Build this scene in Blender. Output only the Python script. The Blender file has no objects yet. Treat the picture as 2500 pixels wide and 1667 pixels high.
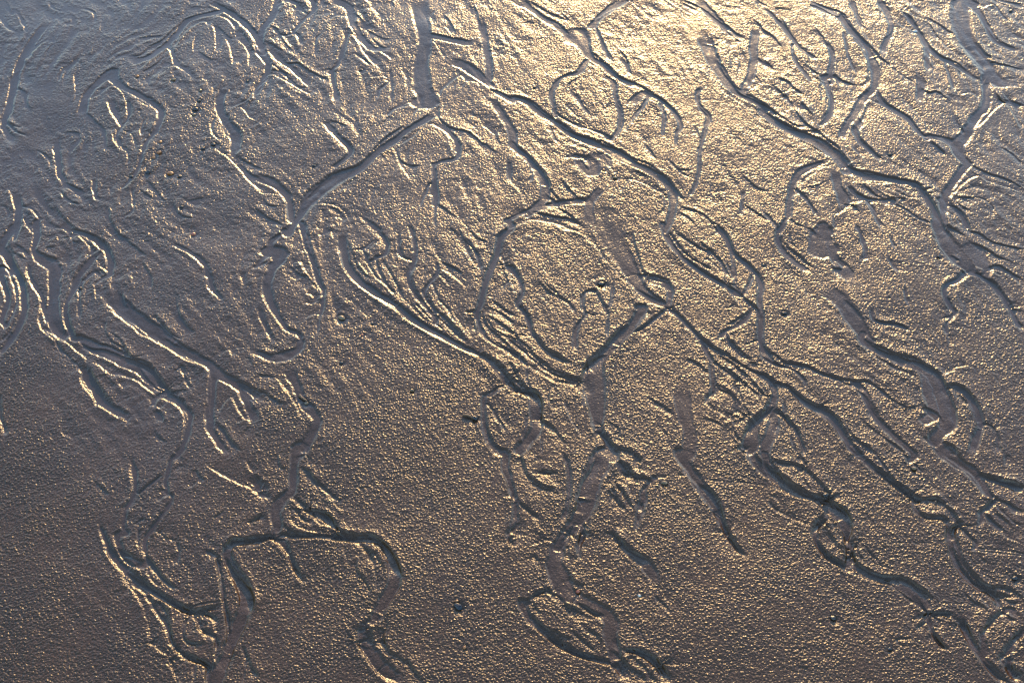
import bpy, math, random
import numpy as np

# ------------------------------------------------------------------ camera, sky, sun, exposure
C = bpy.context.scene.collection
CAM_H, PITCH, LENS = 1.75, math.radians(45.0), 57.0
cam = bpy.data.cameras.new('camera'); cam.lens = LENS; cam.sensor_width = 36.0
cam.clip_start = 0.01; cam.clip_end = 2000.0
cam.dof.use_dof = False
camo = bpy.data.objects.new('camera', cam); C.objects.link(camo)
camo.location = (0, 0, CAM_H); camo.rotation_euler = (math.pi/2 - PITCH, 0, 0)
bpy.context.scene.camera = camo

SUN_EL, SUN_AZ = math.radians(12.5), math.radians(7.0)      # azimuth: clockwise from straight ahead
world = bpy.data.worlds.new('World'); bpy.context.scene.world = world
world.use_nodes = True
wn = world.node_tree.nodes; wl = world.node_tree.links; wn.clear()
sky = wn.new('ShaderNodeTexSky'); sky.sky_type = 'NISHITA'; sky.sun_disc = False
sky.sun_elevation = SUN_EL; sky.sun_rotation = SUN_AZ
sky.air_density = 1.2; sky.dust_density = 0.3; sky.ozone_density = 3.0
bg = wn.new('ShaderNodeBackground'); bg.inputs['Strength'].default_value = 0.15
wo = wn.new('ShaderNodeOutputWorld')
wl.new(sky.outputs[0], bg.inputs['Color']); wl.new(bg.outputs[0], wo.inputs['Surface'])

sun = bpy.data.lights.new('sun', 'SUN'); sun.energy = 1.6; sun.angle = math.radians(0.6)
sun.color = (1.0, 0.61, 0.24)
suno = bpy.data.objects.new('sun', sun); C.objects.link(suno)
suno.rotation_euler = (math.pi/2 - SUN_EL, 0, math.pi - SUN_AZ)
suno.location = (3, 8, 4)
vs = bpy.context.scene.view_settings
vs.view_transform = 'Standard'; vs.look = 'None'; vs.gamma = 1.0; vs.use_curve_mapping = False
vs.exposure = 2.05

# ------------------------------------------------------------------ from photo pixels to the ground and back
F = LENS/36.0*2500.0
sp, cp = math.sin(PITCH), math.cos(PITCH)
def ground(px, py):
    px = np.asarray(px, float); py = np.asarray(py, float)
    a = (px-1250.0)/F; b = (833.5-py)/F
    dy = cp + b*sp; dz = -sp + b*cp
    t = -CAM_H/dz
    return a*t, dy*t
def pixel(x, y):
    zc = y*cp + CAM_H*sp
    yc = y*sp - CAM_H*cp
    return 1250.0 + F*x/zc, 833.5 - F*yc/zc

# ------------------------------------------------------------------ noise
def vnoise(x, y, seed):
    rs = np.random.RandomState(seed); N = 512
    g = rs.rand(N, N).astype(np.float32)*2-1
    xi = np.floor(x).astype(np.int32); yi = np.floor(y).astype(np.int32)
    fx = (x-xi).astype(np.float32); fy = (y-yi).astype(np.float32)
    fx = fx*fx*fx*(fx*(fx*6-15)+10); fy = fy*fy*fy*(fy*(fy*6-15)+10)
    x0 = xi % N; x1 = (xi+1) % N; y0 = yi % N; y1 = (yi+1) % N
    a = g[y0, x0]; b = g[y0, x1]; c = g[y1, x0]; d = g[y1, x1]
    return (a+(b-a)*fx) + ((c+(d-c)*fx)-(a+(b-a)*fx))*fy
def fbm(x, y, seed, octs=3, gain=0.5):
    s = 0; a = 1; n = 0
    for k in range(octs):
        s = s + a*vnoise(x*2**k+k*17.3, y*2**k-k*9.1, seed+k); n += a; a *= gain
    return s/n
def sstep(a, b, x):
    t = np.clip((x-a)/(b-a), 0, 1); return t*t*(3-2*t)

# ------------------------------------------------------------------ grid of the sand sheet (finest where the rills are, growing to the horizon)
def axis(a, b, s0, s1, far, grow=1.12):
    out = [a]; 
    while out[-1] < b:
        u = (out[-1]-a)/(b-a); out.append(out[-1] + s0 + (s1-s0)*u)
    s = s1
    hi = [out[-1]]
    while hi[-1] < far[1]: s *= grow; hi.append(hi[-1]+s)
    s = s0; lo = [a]
    while lo[-1] > far[0]: s *= grow; lo.append(lo[-1]-s)
    return np.array(lo[:0:-1] + out + hi[1:])
FINE = 0.62
gx = axis(-1.14, 1.14, .00125*FINE, .00125*FINE, (-60, 60))
gy = axis(1.10, 2.76, .0012*FINE, .0024*FINE, (-20, 90))
NX, NY = len(gx), len(gy)
X, Y = np.meshgrid(gx, gy)
X = X.astype(np.float32); Y = Y.astype(np.float32)
print('grid', NX, NY, NX*NY)
zc = Y*cp + CAM_H*sp
front = zc > 0.2
PX = np.where(front, 1250.0 + F*X/np.maximum(zc, .2), -9999)
PY = np.where(front, 833.5 - F*(Y*sp - CAM_H*cp)/np.maximum(zc, .2), 9999)
inside = sstep(-120, 20, PX)*sstep(2620, 2480, PX)*sstep(-120, 10, PY)*sstep(1790, 1650, PY)

def zone(tab):
    t = np.array(tab, np.float32); r, c = t.shape
    u = np.clip(PX/2500.0, 0, 0.9999)*(c-1); v = np.clip(PY/1667.0, 0, 0.9999)*(r-1)
    i = u.astype(int); j = v.astype(int); fu = u-i; fv = v-j
    fu = fu*fu*(3-2*fu); fv = fv*fv*(3-2*fv)
    return ((t[j, i]*(1-fu)+t[j, i+1]*fu)*(1-fv) + (t[j+1, i]*(1-fu)+t[j+1, i+1]*fu)*fv).astype(np.float32)
relief = zone([[.7, .8, .8, .7, .8, .8, .8, .7],
               [1., .8, .8, .7, .8, .6, .6, .7],
               [.7, .9, .8, .6, .4, .5, .6, .5],
               [.15, .6, .6, .12, .25, .25, .4, .25],
               [.05, .35, .15, .1, .25, .12, .15, .5],
               [0., .2, .05, .05, .15, .05, .1, .3]])
grain = zone([[.45, .5, .6, .6, .7, .65, .6, .6],
              [.5, .75, .65, .6, .8, .7, .6, .5],
              [.55, .6, .6, .7, .85, .9, .75, .65],
              [.9, .5, .9, 1., .9, .9, .85, .8],
              [1., .8, 1., 1., 1., 1., .95, .8],
              [1., 1., 1., 1., 1., 1., 1., .9]])

# ------------------------------------------------------------------ rills and banks read off the beach
TR = """T 0 0
g 50 16 310,170 200,320 130,450 90,600 60,740 30,830,40 0,900,30
k 20 120,590 170,630 185,690 205,750
k 22 40,815 90,855 150,870
g 16 12 50,840 110,900 190,930
g 16 12 100,70 150,140 180,220
g 16 12 0,120 60,190 110,220
g 16 10 30,20 80,100
g 14 10 340,20 370,60 420,80
g 40 20 1440,20 1520,60 1610,115 1700,190,50 1765,280,46 1800,360
g 40 18 1500,80 1350,115 1270,150 1210,230 1140,300 1010,395,50 880,430,80
g 50 14 760,500,90 640,595,50 585,670,55 560,790,60
k 14 870,385 960,375 1010,330 1090,295
k 18 1000,320 1090,285 1150,235 1210,170
k 10 950,260 1060,250 1130,240
b 24 950,485 1040,405 1130,337 1165,352
k 12 960,500 1050,450 1130,380
b 18 1095,522 1150,475 1195,455 1245,480 1320,540
b 22 1195,325 1250,240 1340,170 1400,150 1418,185
b 18 1440,130 1500,112 1570,150 1605,205
g 22 14 1150,310 1180,370 1205,440 1240,470
b 14 1335,240 1318,300 1322,360
b 20 1445,160 1470,240 1468,360
b 20 1540,250 1565,320 1590,440
b 20 1625,270 1690,350 1697,465
k 12 1350,345 1440,405 1480,400
k 14 1490,175 1560,250 1605,265
g 12 10 1510,250 1505,330
k 16 1650,200 1700,280 1750,370
b 12 1700,205 1740,290 1770,350
b 20 1600,758 1650,733 1700,800 1800,862
b 14 1560,742 1680,692 1740,620 1800,560
g 50 12 760,520,80 840,600,50 960,660 1080,730,50 1100,800,50 1060,900,40 1000,980,30 970,1060 930,1180,26 840,1290,16
b 14 600,690 680,652 760,597 830,630 858,720 866,800
b 34 728,690 755,765 800,840 830,885
g 18 12 765,700 795,790 835,865
g 18 16 880,690 880,800 825,880 800,935 830,1000 860,1030
g 12 10 850,900 900,920 930,1000
g 12 12 860,1010 880,1080 870,1130
b 14 770,900 780,980 830,1040
b 14 930,690 1025,742
k 16 590,765 680,850 722,900 735,1020
k 16 980,680 1060,700 1112,765
g 14 12 1000,810 970,870 970,930
k 12 870,895 910,905
k 12 430,905 530,905 550,970 490,1040
g 24 16 385,960,40 390,1050 405,1180 440,1250
k 26 430,1235 500,1270 575,1310
b 16 430,1270 500,1310 560,1365
k 18 385,1400 430,1480 530,1568
g 14 10 410,1300 460,1370 540,1400
g 24 12 640,1220 650,1340 690,1372
k 16 1000,1220 1080,1310 1140,1390
k 14 955,1290 1050,1360
b 16 830,1302 930,1200 1035,1098
b 30 1530,1055 1640,1160 1700,1240 1800,1315
k 18 1625,1065 1700,1110 1800,1160
k 14 1640,1120 1720,1190 1790,1220
g 55 14 1530,600,60 1500,720 1540,820 1600,900,70 1610,1000,70 1590,1060,40
k 16 1580,830 1650,890 1655,990
k 22 740,1400 760,1500 800,1575
b 20 20,1320 60,1308 85,1380 105,1445
g 14 12 150,1410 220,1430 265,1485
g 50 16 110,1330 125,1450 110,1575
g 12 10 0,1400 40,1420 60,1480
g 12 8 160,1480 200,1540 280,1500
b 18 290,1545 380,1560 450,1580
g 14 10 900,1290 910,1430 840,1490
g 12 8 240,1020 330,1080 350,1140
g 14 8 190,620 175,700 200,760
b 14 500,500 512,600 505,700
b 12 330,350 370,300 300,370
g 20 8 330,270 240,330 190,400
g 14 8 560,60 640,90 650,160
g 14 8 500,440 430,480 400,560
k 10 1700,1410 1792,1480
b 10 1450,1000 1500,1040 1530,1060
k 12 1180,1380 1240,1470 1340,1490
k 12 1290,1370 1400,1350
g 14 8 1460,800 1450,900 1500,960
T 620 0
g 36 14 400,0 410,60 370,110,22 300,180,24 270,230,24
k 16 215,5 290,15 340,70 370,105
b 12 150,40 230,15 300,50 360,105
g 50 12 170,0 120,120 60,200 30,330,60 90,420,50 85,500,40 0,660,30
k 24 105,170 160,205 205,280 270,360
b 12 95,260 130,275 140,300
k 12 90,280 150,320 200,350
g 14 8 140,215 200,245 250,235
g 22 14 270,215 310,260 320,310
k 22 160,395 220,430 300,430 370,475 480,530 520,540
b 20 105,390 160,420 240,470 290,520 380,600
k 14 100,470 200,490 260,520
b 28 85,510 130,515 200,550 290,600 400,660
b 18 0,650 50,570 85,510
g 14 10 120,440 200,500 290,590 370,600
g 24 18 640,225 615,320 570,440,20 535,475,18 510,500
b 12 500,150 560,115 630,120 640,180
g 14 8 460,230 420,280 425,370
b 34 650,240 690,260 740,350 825,455
g 20 10 690,370 760,420 800,450
b 14 770,345 830,345 900,380 950,425
k 20 515,460 530,480 550,470
b 16 515,470 520,540 545,620
g 26 12 535,490 545,580 570,700,50
k 12 550,500 560,590 590,620
g 70 10 540,0,60 650,60,60 680,180,50 800,330,50 900,330,60
k 16 690,90 740,140 780,190
k 14 780,210 880,260 930,270
k 14 800,250 870,320 920,320
g 110 12 1120,0,120 1140,130,100 1170,300,90 1140,450,90 1150,600,120 1200,700,120
g 90 14 1200,250,60 1400,290,60 1500,300,50
k 26 1290,100 1340,150 1380,235
b 16 1300,180 1360,260
b 12 1210,280 1240,310 1300,400
k 16 1190,410 1200,480 1215,560
k 12 940,0 960,60
k 16 1510,40 1545,160 1555,230
g 50 12 1550,150 1580,300 1605,450 1600,560
g 60 12 1330,420,80 1440,450,80 1560,540,70 1640,610,50
k 26 1610,610 1700,640 1800,700
b 14 1640,640 1740,700 1800,710
b 30 1275,660 1285,620 1340,570 1410,520 1440,555
b 14 1450,560 1520,570 1540,620
k 24 1265,720 1270,800 1310,850 1380,885 1470,900
b 30 980,1005 1080,945 1140,890 1205,855 1270,880 1320,925 1345,1000 1370,1080
b 22 870,1050 920,1020 960,1025 1000,1130 1070,1235
k 26 975,1020 1000,1090 1050,1125 1140,1135
g 28 22 1290,870 1350,920 1390,980,40 1395,1060,30 1360,1095 1270,1110,20 1225,1140
b 12 1390,890 1480,900 1560,980 1640,1030
k 22 1380,880 1450,895 1520,940 1570,985
k 16 1590,990 1660,1050
g 70 26 1230,780,60 1150,830,50 1050,890,44 960,960,50 870,1020,50 790,1090,52 720,1150,70 600,1200,110 500,1260,120 400,1340,110 330,1440,60 270,1540,50 230,1600,60
k 24 790,1060 850,985 940,910 1040,850
k 16 360,1350 450,1260 560,1160
b 18 650,1230 760,1150 860,1050 900,1030
k 14 900,1010 990,950 1050,940
g 30 20 480,830,40 540,900 590,950 650,1000 660,1050,26 590,1110 530,1150
b 22 470,840 510,870 560,940 625,1020 625,1060 570,1110
k 20 590,940 650,990 665,1050
k 14 0,820 40,850
b 16 0,1270 45,1320 130,1330 190,1340 220,1400 240,1530
k 20 0,1410 70,1470 160,1520 220,1540
k 14 60,1350 100,1400 180,1410
g 50 16 0,1200,60 100,1240,80 180,1290,60 240,1370,50 260,1500,50
b 18 340,1520 400,1410 440,1395 
b 14 440,1395 520,1400 600,1440 640,1500
k 14 740,1480 800,1510 870,1568
g 14 8 1120,630 1130,700 1080,790
b 14 1110,640 1125,700 1105,760
b 14 960,740 1080,700
g 18 8 900,800 960,740 1060,720
g 16 8 880,540 920,560 850,620 830,680
g 16 8 930,480 940,600 940,700
b 12 1000,480 1040,540 1035,640
b 12 780,540 830,530 900,530 940,600
b 12 830,590 840,680
k 12 870,850 930,780 
k 10 500,820 580,840 650,870
g 40 10 1225,1130,30 1235,1220 1230,1300,50 1240,1380,40
k 16 1240,1380 1320,1440 1400,1500
k 12 1250,1230 1270,1330 1300,1350
g 20 12 1200,1260 1160,1340 1130,1420
b 12 1160,1345 1220,1340 1225,1400
g 16 10 1240,1400 1235,1500 1240,1568
b 18 1540,850 1600,890 1660,945
g 60 10 1640,700,50 1700,800,50 1760,900,60 1770,1000,60
g 30 10 1740,1100 1750,1250
b 18 1690,1560 1730,1520 1800,1490
k 12 1650,900 1690,1000
k 10 1490,760 1520,800
T 1240 0
g 70 14 60,0,100 160,70,50 230,120,50 330,170,50 420,250,60 500,300,100
b 34 165,85 240,150 340,215 405,285
k 16 150,10 270,80 340,110 430,145
g 40 14 800,0,70 720,50 640,110,50 570,180,50
b 34 590,135 680,80 760,45 830,12 
b 30 830,12 880,50 940,100 1000,155
k 14 370,90 420,140
g 70 20 480,230,130 520,320,90 570,400,50 640,440,50 720,510,44 800,565,50 870,590,40
k 26 570,350 640,410 710,470 760,530 850,560
k 34 860,560 930,600 1000,645 1080,700 1130,750 1190,820
g 26 16 970,650 1060,700 1120,750 1160,810 1180,880 1150,920,16 1150,1000,12
b 14 960,660 1050,700 1110,760 1150,820
b 24 755,545 800,580 850,610
g 30 10 590,170,20 630,250 660,340,30 710,420,20
k 18 610,200 640,270 670,330 700,420
k 14 760,340 820,410 830,480 860,520
g 36 16 530,430,40 480,500 400,520,26 340,560 300,640,36 310,730,30 330,800,20
b 20 490,530 430,560 400,590
b 16 370,500 350,480 440,480
k 18 370,520 430,510 460,490
b 16 530,460 560,445 610,475
g 26 14 640,520,40 710,560 730,620,30 740,690 770,760,30 770,850 740,920,24 690,960,24
b 14 700,690 660,740 640,700
k 14 740,700 770,760 765,870
g 14 14 460,650 520,740 560,790
b 16 400,600 450,680 520,760 560,830
b 16 370,700 430,770 500,830
g 24 14 320,770 400,830 500,870 600,900 670,930
b 12 340,790 420,840 500,870 620,910
g 26 14 840,720,60 880,680,60 920,640,50
b 20 920,730 965,685 1010,710 1060,760
b 16 810,890 850,810 910,755 970,795
g 20 14 960,660 930,720,26 880,780 830,850,18
g 20 12 1050,730,24 1070,800 1060,880,16 1060,940
g 70 24 0,670,60 80,680,50 150,710,60 230,780,60 300,820,40 370,870,50 450,930,54 560,970,70 650,1010,60 760,1060,100 850,1120,60 950,1160,60 1060,1220,60 1120,1300,60 1130,1400,50 1110,1500,50 1080,1568,40
k 26 0,655 60,665 150,700 220,760 300,820
b 18 0,712 60,715
k 22 330,850 420,900 500,930 640,965
k 18 640,960 760,1030 850,1080 960,1120 1040,1180
k 40 1060,1190 1120,1250 1170,1310 1210,1370
b 14 260,835 330,870 430,950
b 28 830,1135 900,1160 1000,1220 1060,1290
k 12 860,1160 960,1210
b 36 830,1232 880,1240 960,1280 1060,1330
b 20 1060,1330 1070,1400 1020,1470
b 14 770,1330 830,1232
g 90 12 640,1100,150 560,1180,80 470,1090,40
b 16 420,1000 520,985 600,1040
g 24 14 380,1080 470,1070 550,1090 560,1150,20 
b 14 380,1095 440,1080 540,1095
k 36 30,960 90,1020 150,1070 200,1130 250,1180 290,1260
b 12 60,1030 130,1090 160,1160
g 60 10 30,1000,50 160,1110,50 220,1200,60 250,1280,60 240,1370,60 140,1460,60
k 30 370,1230 430,1300 490,1350 550,1375
b 14 400,1250 460,1330 530,1390
k 14 290,1290 340,1350 380,1370
k 16 260,1320 320,1370 350,1400
b 14 270,1360 290,1365 320,1400 390,1450
k 30 170,1440 260,1465 340,1480 420,1490 500,1530
g 60 12 560,1380,60 440,1380,50 300,1400,60 160,1440,60
g 50 10 640,1290,60 560,1380,60 560,1500,80 560,1568,80
k 14 350,1420 430,1470 490,1520
g 30 20 130,1450 80,1470 0,1510
k 26 130,1445 60,1470 0,1505 
b 34 0,1568 80,1540 150,1510 230,1515 320,1530 420,1568
b 16 0,1240 60,1290 100,1360 120,1440
g 14 8 160,1130 165,1200 140,1250
g 60 14 1300,0,60 1400,110,60 1520,220,50 1620,280,50
k 22 1200,0 1330,60 1420,130 1510,190
b 24 1085,5 1160,50 1260,110
k 14 1180,10 1300,75
k 20 1500,215 1560,270 1610,300
k 22 1690,140 1792,250
b 20 1670,0 1720,60 1760,105
k 16 1700,0 1792,60
b 16 1170,60 1190,110 1230,150
g 80 16 1340,250,100 1380,370,90 1440,480,80 1520,590,70 1600,650,60 1700,700,60 1800,770,60
b 34 1480,640 1560,690 1640,750 1720,820 1800,865
k 24 1430,410 1470,490 1530,570 1590,640 1680,680 1792,740
k 14 1670,700 1720,770 1792,800
g 50 12 1700,200,50 1680,300,60 1680,400,50 1660,520,50 1620,600,50
b 18 1410,310 1460,280 1530,330
b 18 1420,380 1440,300 
k 30 1700,385 1740,420 1800,450
b 14 1520,370 1575,420 1570,500
b 14 1510,380 1530,480
b 20 1640,560 1655,620
k 12 1690,510 1750,580
g 22 10 1320,600 1290,660,26 1320,740,24 1370,800,36 1350,880,26 1330,960,20 1310,1040,20 1310,1140,20 1290,1240 1240,1350
k 16 1310,730 1370,800
k 14 1290,860 1310,940
k 14 940,980 990,1050 1020,1090
k 14 1180,1410 1270,1430 1350,1470 1430,1568
k 14 1150,1440 1230,1480 1290,1540
k 14 1610,1390 1792,1510
k 12 1600,1190 1700,1280 1792,1310
g 16 8 1610,1300 1600,1400 1590,1480
b 12 1410,1330 1460,1310 1500,1320
b 12 1590,1370 1600,1460
g 16 8 760,400,20 810,450 830,510
g 18 8 290,870 320,950 350,980
g 14 8 1100,1100 1180,1180 1260,1220
k 12 1160,1160 1250,1160
T 1860 0
k 30 310,30 400,55 480,100 520,110
g 60 14 330,20,40 450,70,60 540,110,60 600,200,56 680,290,56 740,390,60 775,480,60 770,600,50 690,680,60 640,780,60 580,860,50 540,960,50
k 36 545,95 600,170 680,260 740,310 800,380
k 24 800,385 880,450 960,510 1030,560
b 20 600,220 660,270 710,340 725,440 720,540 680,590
b 30 805,405 860,440 950,510 1050,580
b 14 810,420 810,520 800,600
k 16 630,30 660,120 690,180 740,220
g 40 10 610,0,40 650,100,30 690,190,30
b 14 780,20 810,90 800,150
g 40 12 800,0,40 840,60 880,150,40 880,230,40 840,320,40 830,380,50
b 20 900,145 895,210 850,270
b 20 900,145 960,185 1040,215
b 20 830,25 900,55 960,80
k 20 965,85 1040,160 1090,240
b 22 965,80 1050,120 1140,150
g 24 16 960,80 1030,150 1080,230 1120,310,40 1200,390 1280,430 1380,490,20 1480,550
k 26 1130,120 1200,160 1270,210 1310,235
b 14 1130,330 1200,400 1290,450 1400,500 1500,560
k 22 1150,320 1230,390 1330,430 1400,480
k 16 1140,150 1200,250 1230,280
b 12 1190,225 1290,260
g 100 14 1370,0,90 1360,100,130 1380,230,110 1440,340,110 1540,470,110 1620,560,110 1740,560,90
k 26 1490,310 1530,370 1570,390
b 22 1380,330 1450,410 1520,490
k 16 1570,425 1690,450 1800,480
g 26 14 1440,30,50 1490,100,40 1550,200 1600,280 1700,330 1750,350
k 18 1540,190 1590,270 1650,310 1750,345
b 20 1490,70 1570,35 1610,60 1640,110 1700,160
k 18 1600,30 1640,90 1690,150
b 30 1605,5 1700,30 1800,65
k 20 1640,0 1720,20 1792,30
g 40 14 1130,330 1130,430 1150,500,50
b 14 1130,360 1160,440 1170,510
b 12 1240,450 1280,520 1290,620
g 12 10 1260,450 1290,540 1320,620
b 12 1340,480 1350,540
b 14 1350,660 1430,640 1480,690
b 14 1510,580 1510,650 1480,740
g 50 14 1530,540,60 1540,650,50 1530,730,60 1450,820,60 1400,920,80
k 38 1595,630 1640,680 1700,690 1792,725
b 24 1640,640 1700,700 1740,750 1792,775
b 22 1730,600 1780,600
k 20 1690,670 1740,700 1800,720
b 36 1480,885 1550,800 1610,740 1655,705
b 16 1670,710 1720,790 1770,880
k 22 1090,600 1140,635 1200,630 1280,690
k 14 1340,790 1360,850 1390,920
k 14 1320,760 1330,820 1380,900
g 70 10 1080,520,50 1090,600,60 1080,700,50
b 36 720,680 790,710 870,745 960,800 1040,870 1090,930 1140,950
k 34 810,640 850,700 930,750 1010,800 1060,870 1110,930
g 24 14 790,620 820,690 900,760 1000,820 1060,900 1130,950
k 20 1150,960 1200,1000 1260,1060
k 26 1175,980 1230,1030 1270,1058
b 12 1170,1000 1240,1060
g 70 14 1140,940,50 1230,950,60 1330,980,90 1400,920,70
g 90 14 1330,980,100 1350,1060,70 1400,1120,60
b 14 720,685 700,770 660,860
k 16 650,860 670,940 740,1010 800,1080
g 30 10 660,850,60 640,900,50 670,970,30 750,1040 820,1110
b 14 600,1000 640,1040 685,1080
k 22 0,395 60,450 100,490
k 26 100,530 180,560 230,610 290,650
k 26 150,640 200,700 250,780 300,840 370,890
k 16 60,570 120,620 160,660
b 14 180,680 250,780
k 14 280,710 340,780 360,850
k 14 260,680 310,750
g 24 12 20,60 100,140 180,230 260,330 330,380 380,410
b 18 140,180 200,260 290,340 330,420
k 16 140,130 180,200 240,290 320,350
k 14 0,200 80,250 140,330
g 16 12 210,320 230,420 290,490 340,570
b 14 220,400 270,500 340,570
b 14 290,410 340,490 400,530
k 16 300,440 360,490 410,520
k 18 370,200 420,260 460,330
b 14 420,100 440,170 520,230
g 34 16 440,290,24 470,340 480,410,36 470,500,30 480,560
b 14 580,200 575,300 620,420 650,520
g 14 14 560,220 580,330 600,400 640,490
b 14 590,290 650,300 700,350
k 30 500,500 540,545 640,580
b 20 480,510 530,590
g 40 14 430,540,60 460,620,30 480,700,30 460,790,30 400,870,30
b 14 395,560 400,640 410,700
b 12 420,560 440,660 430,750
b 12 450,560 465,660 450,750 400,820
b 12 480,590 490,680 470,780
b 26 430,860 470,820 500,770
g 80 34 0,760,50 130,850,60 250,910,70 370,960,80 470,1030,80 550,1100,90 580,1180,50
b 34 0,830 120,890 230,950 330,1000 400,1045 460,1085
k 34 380,890 450,950 520,1000 560,1070 590,1140
k 20 20,770 120,850 240,890 350,890
k 14 0,700 100,770 220,850 300,860
k 10 0,730 90,800 190,870
g 40 14 450,1100,30 360,1130,50 260,1180,60 215,1260,40 190,1360,44 180,1460,50 170,1500,30
b 30 265,1270 320,1220 380,1170 430,1142 460,1150
k 20 280,1290 360,1270 430,1240
b 10 290,1295 370,1260 440,1250
g 26 14 240,1180 200,1300,36 185,1400
g 20 14 240,1300 300,1360 350,1430 380,1480
k 12 240,1280 260,1340
g 44 14 500,1170,50 520,1280,60 560,1360,90 560,1420,60
b 14 590,1300 600,1400
b 30 490,1480 560,1440 610,1400 700,1370
k 20 560,1390 620,1400
k 18 630,1405 670,1450
g 30 14 710,1370 760,1440 800,1520 830,1560
b 22 700,1360 760,1430 830,1530
g 34 36 590,1270 640,1320 720,1360,30 820,1370,24 900,1370,20
k 34 600,1285 650,1330 730,1375
b 30 600,1248 700,1250 800,1260 890,1255 950,1270 1000,1290
k 40 590,1130 650,1160 760,1180 840,1200
k 30 780,1200 900,1220 1000,1230 1080,1260 1130,1320
g 50 20 600,1160,40 720,1210,60 850,1220,60 1000,1250,40 1080,1290,40 1120,1340,40
b 14 750,1270 830,1320 950,1360
b 12 800,1265 900,1310 1000,1350 1080,1360
b 14 900,1270 1000,1330
k 14 760,1275 860,1340 1000,1360
g 16 16 730,1380 860,1390 960,1420 1060,1490 1160,1530
b 18 820,1385 900,1400 980,1440 1080,1510 1160,1535
k 14 690,1250 780,1330 860,1360
b 14 940,1390 1040,1440 1120,1480
g 50 20 1110,1310,30 1150,1380,40 1190,1460,50 1200,1568,60
k 26 1110,1300 1170,1380 1220,1480 1260,1568
g 40 14 1240,1380,80 1240,1460,50 1250,1540,40
b 36 1290,1360 1370,1270 1430,1230 1480,1205
b 18 1480,1205 1540,1240 1610,1270 1700,1290 1792,1330
k 22 1430,1130 1560,1190 1680,1230 1792,1290
g 40 14 1400,1130,60 1330,1220,50 1270,1310,60 1240,1370,70
k 22 1310,1330 1370,1350 1500,1355 1570,1400 1600,1460
b 14 1320,1320 1400,1340 1500,1360 1560,1400
k 30 1265,1390 1330,1420 1390,1470 1420,1550
g 30 12 1270,1390 1340,1440 1380,1500 1410,1568,50
b 14 1255,1440 1300,1510 1350,1568
b 12 1250,1440 1330,1500 1360,1560
k 14 1310,1350 1360,1410 1440,1450
k 12 1630,1000 1720,1060 1792,1130
g 26 10 0,1440 60,1500 110,1568
g 30 18 170,1490 140,1540 110,1568
g 22 14 190,1500 230,1530 300,1560
b 12 490,1490 490,1568
T 0 550
g 60 16 110,0,60 60,60,60 0,150,70
b 14 100,40 130,12 180,12 215,60
g 50 14 250,0,50 250,90,44 230,170,40 290,230,90 370,290,90 370,400,80 370,500,70 360,600,90 380,680,90 430,750,60
k 26 300,205 380,220 410,240
g 24 16 130,0,30 90,120,20
k 14 90,120 150,150 200,200
b 30 380,22 430,30 480,70 490,100
b 26 490,70 550,90 610,150 620,200
b 12 330,110 380,80 400,110
k 14 310,150 370,140
k 24 470,20 560,40 640,70 700,110 740,160 760,230
g 56 24 480,25,20 580,60,40 670,110,60 730,170,50 755,250,46 750,330,36 700,360,20 650,400,20
b 14 640,190 700,165 730,210
k 14 660,300 700,360
g 60 24 660,190,50 620,240,40 570,300,50 520,380,46 490,460,40 455,540,24 450,620,34 470,700,40 510,770,50
b 16 500,350 490,430 460,530
b 14 430,580 430,660 470,740
k 24 470,620 490,700 520,760
b 14 640,230 580,300 540,360
b 34 660,285 690,285 730,325
k 14 680,290 720,330
b 14 550,440 560,390 600,370
g 18 12 650,310 590,360 550,430 540,540 545,640
b 12 640,400 650,480 660,520
k 34 85,210 120,290 160,360 190,410
k 16 50,100 90,180 130,200 180,240
b 14 90,210 140,190 190,230
b 28 190,270 180,330 185,380 235,425 285,520
b 26 275,530 265,600 260,660 280,710 330,760 375,800 410,870
g 30 20 190,270,20 215,380,20 270,470,20 300,560,20 320,680,20
k 20 155,330 180,400 185,480 180,560
g 50 24 40,200,60 100,300,50 150,400,40 165,500,50 165,600,50 130,690,50 90,760,50 40,830,40 0,880,40
b 24 0,905 60,840 120,760 170,650
g 36 22 0,300,60 25,400,40 50,480,36 40,560,36 10,650,36
k 18 20,380 55,440 70,500 60,560
b 24 10,395 45,460 50,530 30,600 10,680
g 14 10 60,330 100,420 110,520 80,620 20,720
g 14 8 0,800 60,740 100,660
b 14 20,270 60,330 90,380
b 30 290,700 330,730 380,770 430,800
k 30 390,780 420,840 480,900 540,960 570,1000
b 30 385,775 450,805 520,860 580,910 583,960
b 34 410,865 460,890 510,930 545,990 550,1050
b 36 545,1050 570,1110 625,1160 655,1230
b 26 670,1230 730,1265 810,1315
b 14 820,1310 880,1340
k 14 600,960 590,1010
g 100 20 560,780,60 640,830,90 760,880,110 860,930,110 980,980,110 1060,1060,90 1130,1120,50 1190,1160,40 1250,1220,36 1300,1290,30 1290,1380,30 1260,1480,30 1210,1560,30
k 30 540,800 620,840 720,850 800,880 880,910
k 34 880,905 960,935 1030,975 1080,1030 1120,1080 1160,1130
k 30 950,960 1010,1050 1080,1110 1140,1130
b 12 1000,980 1060,1030 1120,1100
k 50 1130,1120 1190,1160 1240,1210 1290,1280
b 14 1290,1290 1320,1295
b 30 620,940 680,965 730,1010
b 34 750,1020 830,1030 900,1050 960,1085 1020,1130 1060,1165
b 32 1060,1230 1075,1180 1110,1180 1160,1205 1220,1240 1255,1310 1255,1400 1230,1470
g 50 18 590,960,50 600,1040,60 650,1120,60 690,1200,60 780,1260,60 880,1310,60
k 24 625,980 660,1060 720,1140 780,1220
k 14 740,1020 780,1080 810,1100
b 12 800,1070 850,1120
g 16 12 1060,1190 1010,1250
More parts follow.
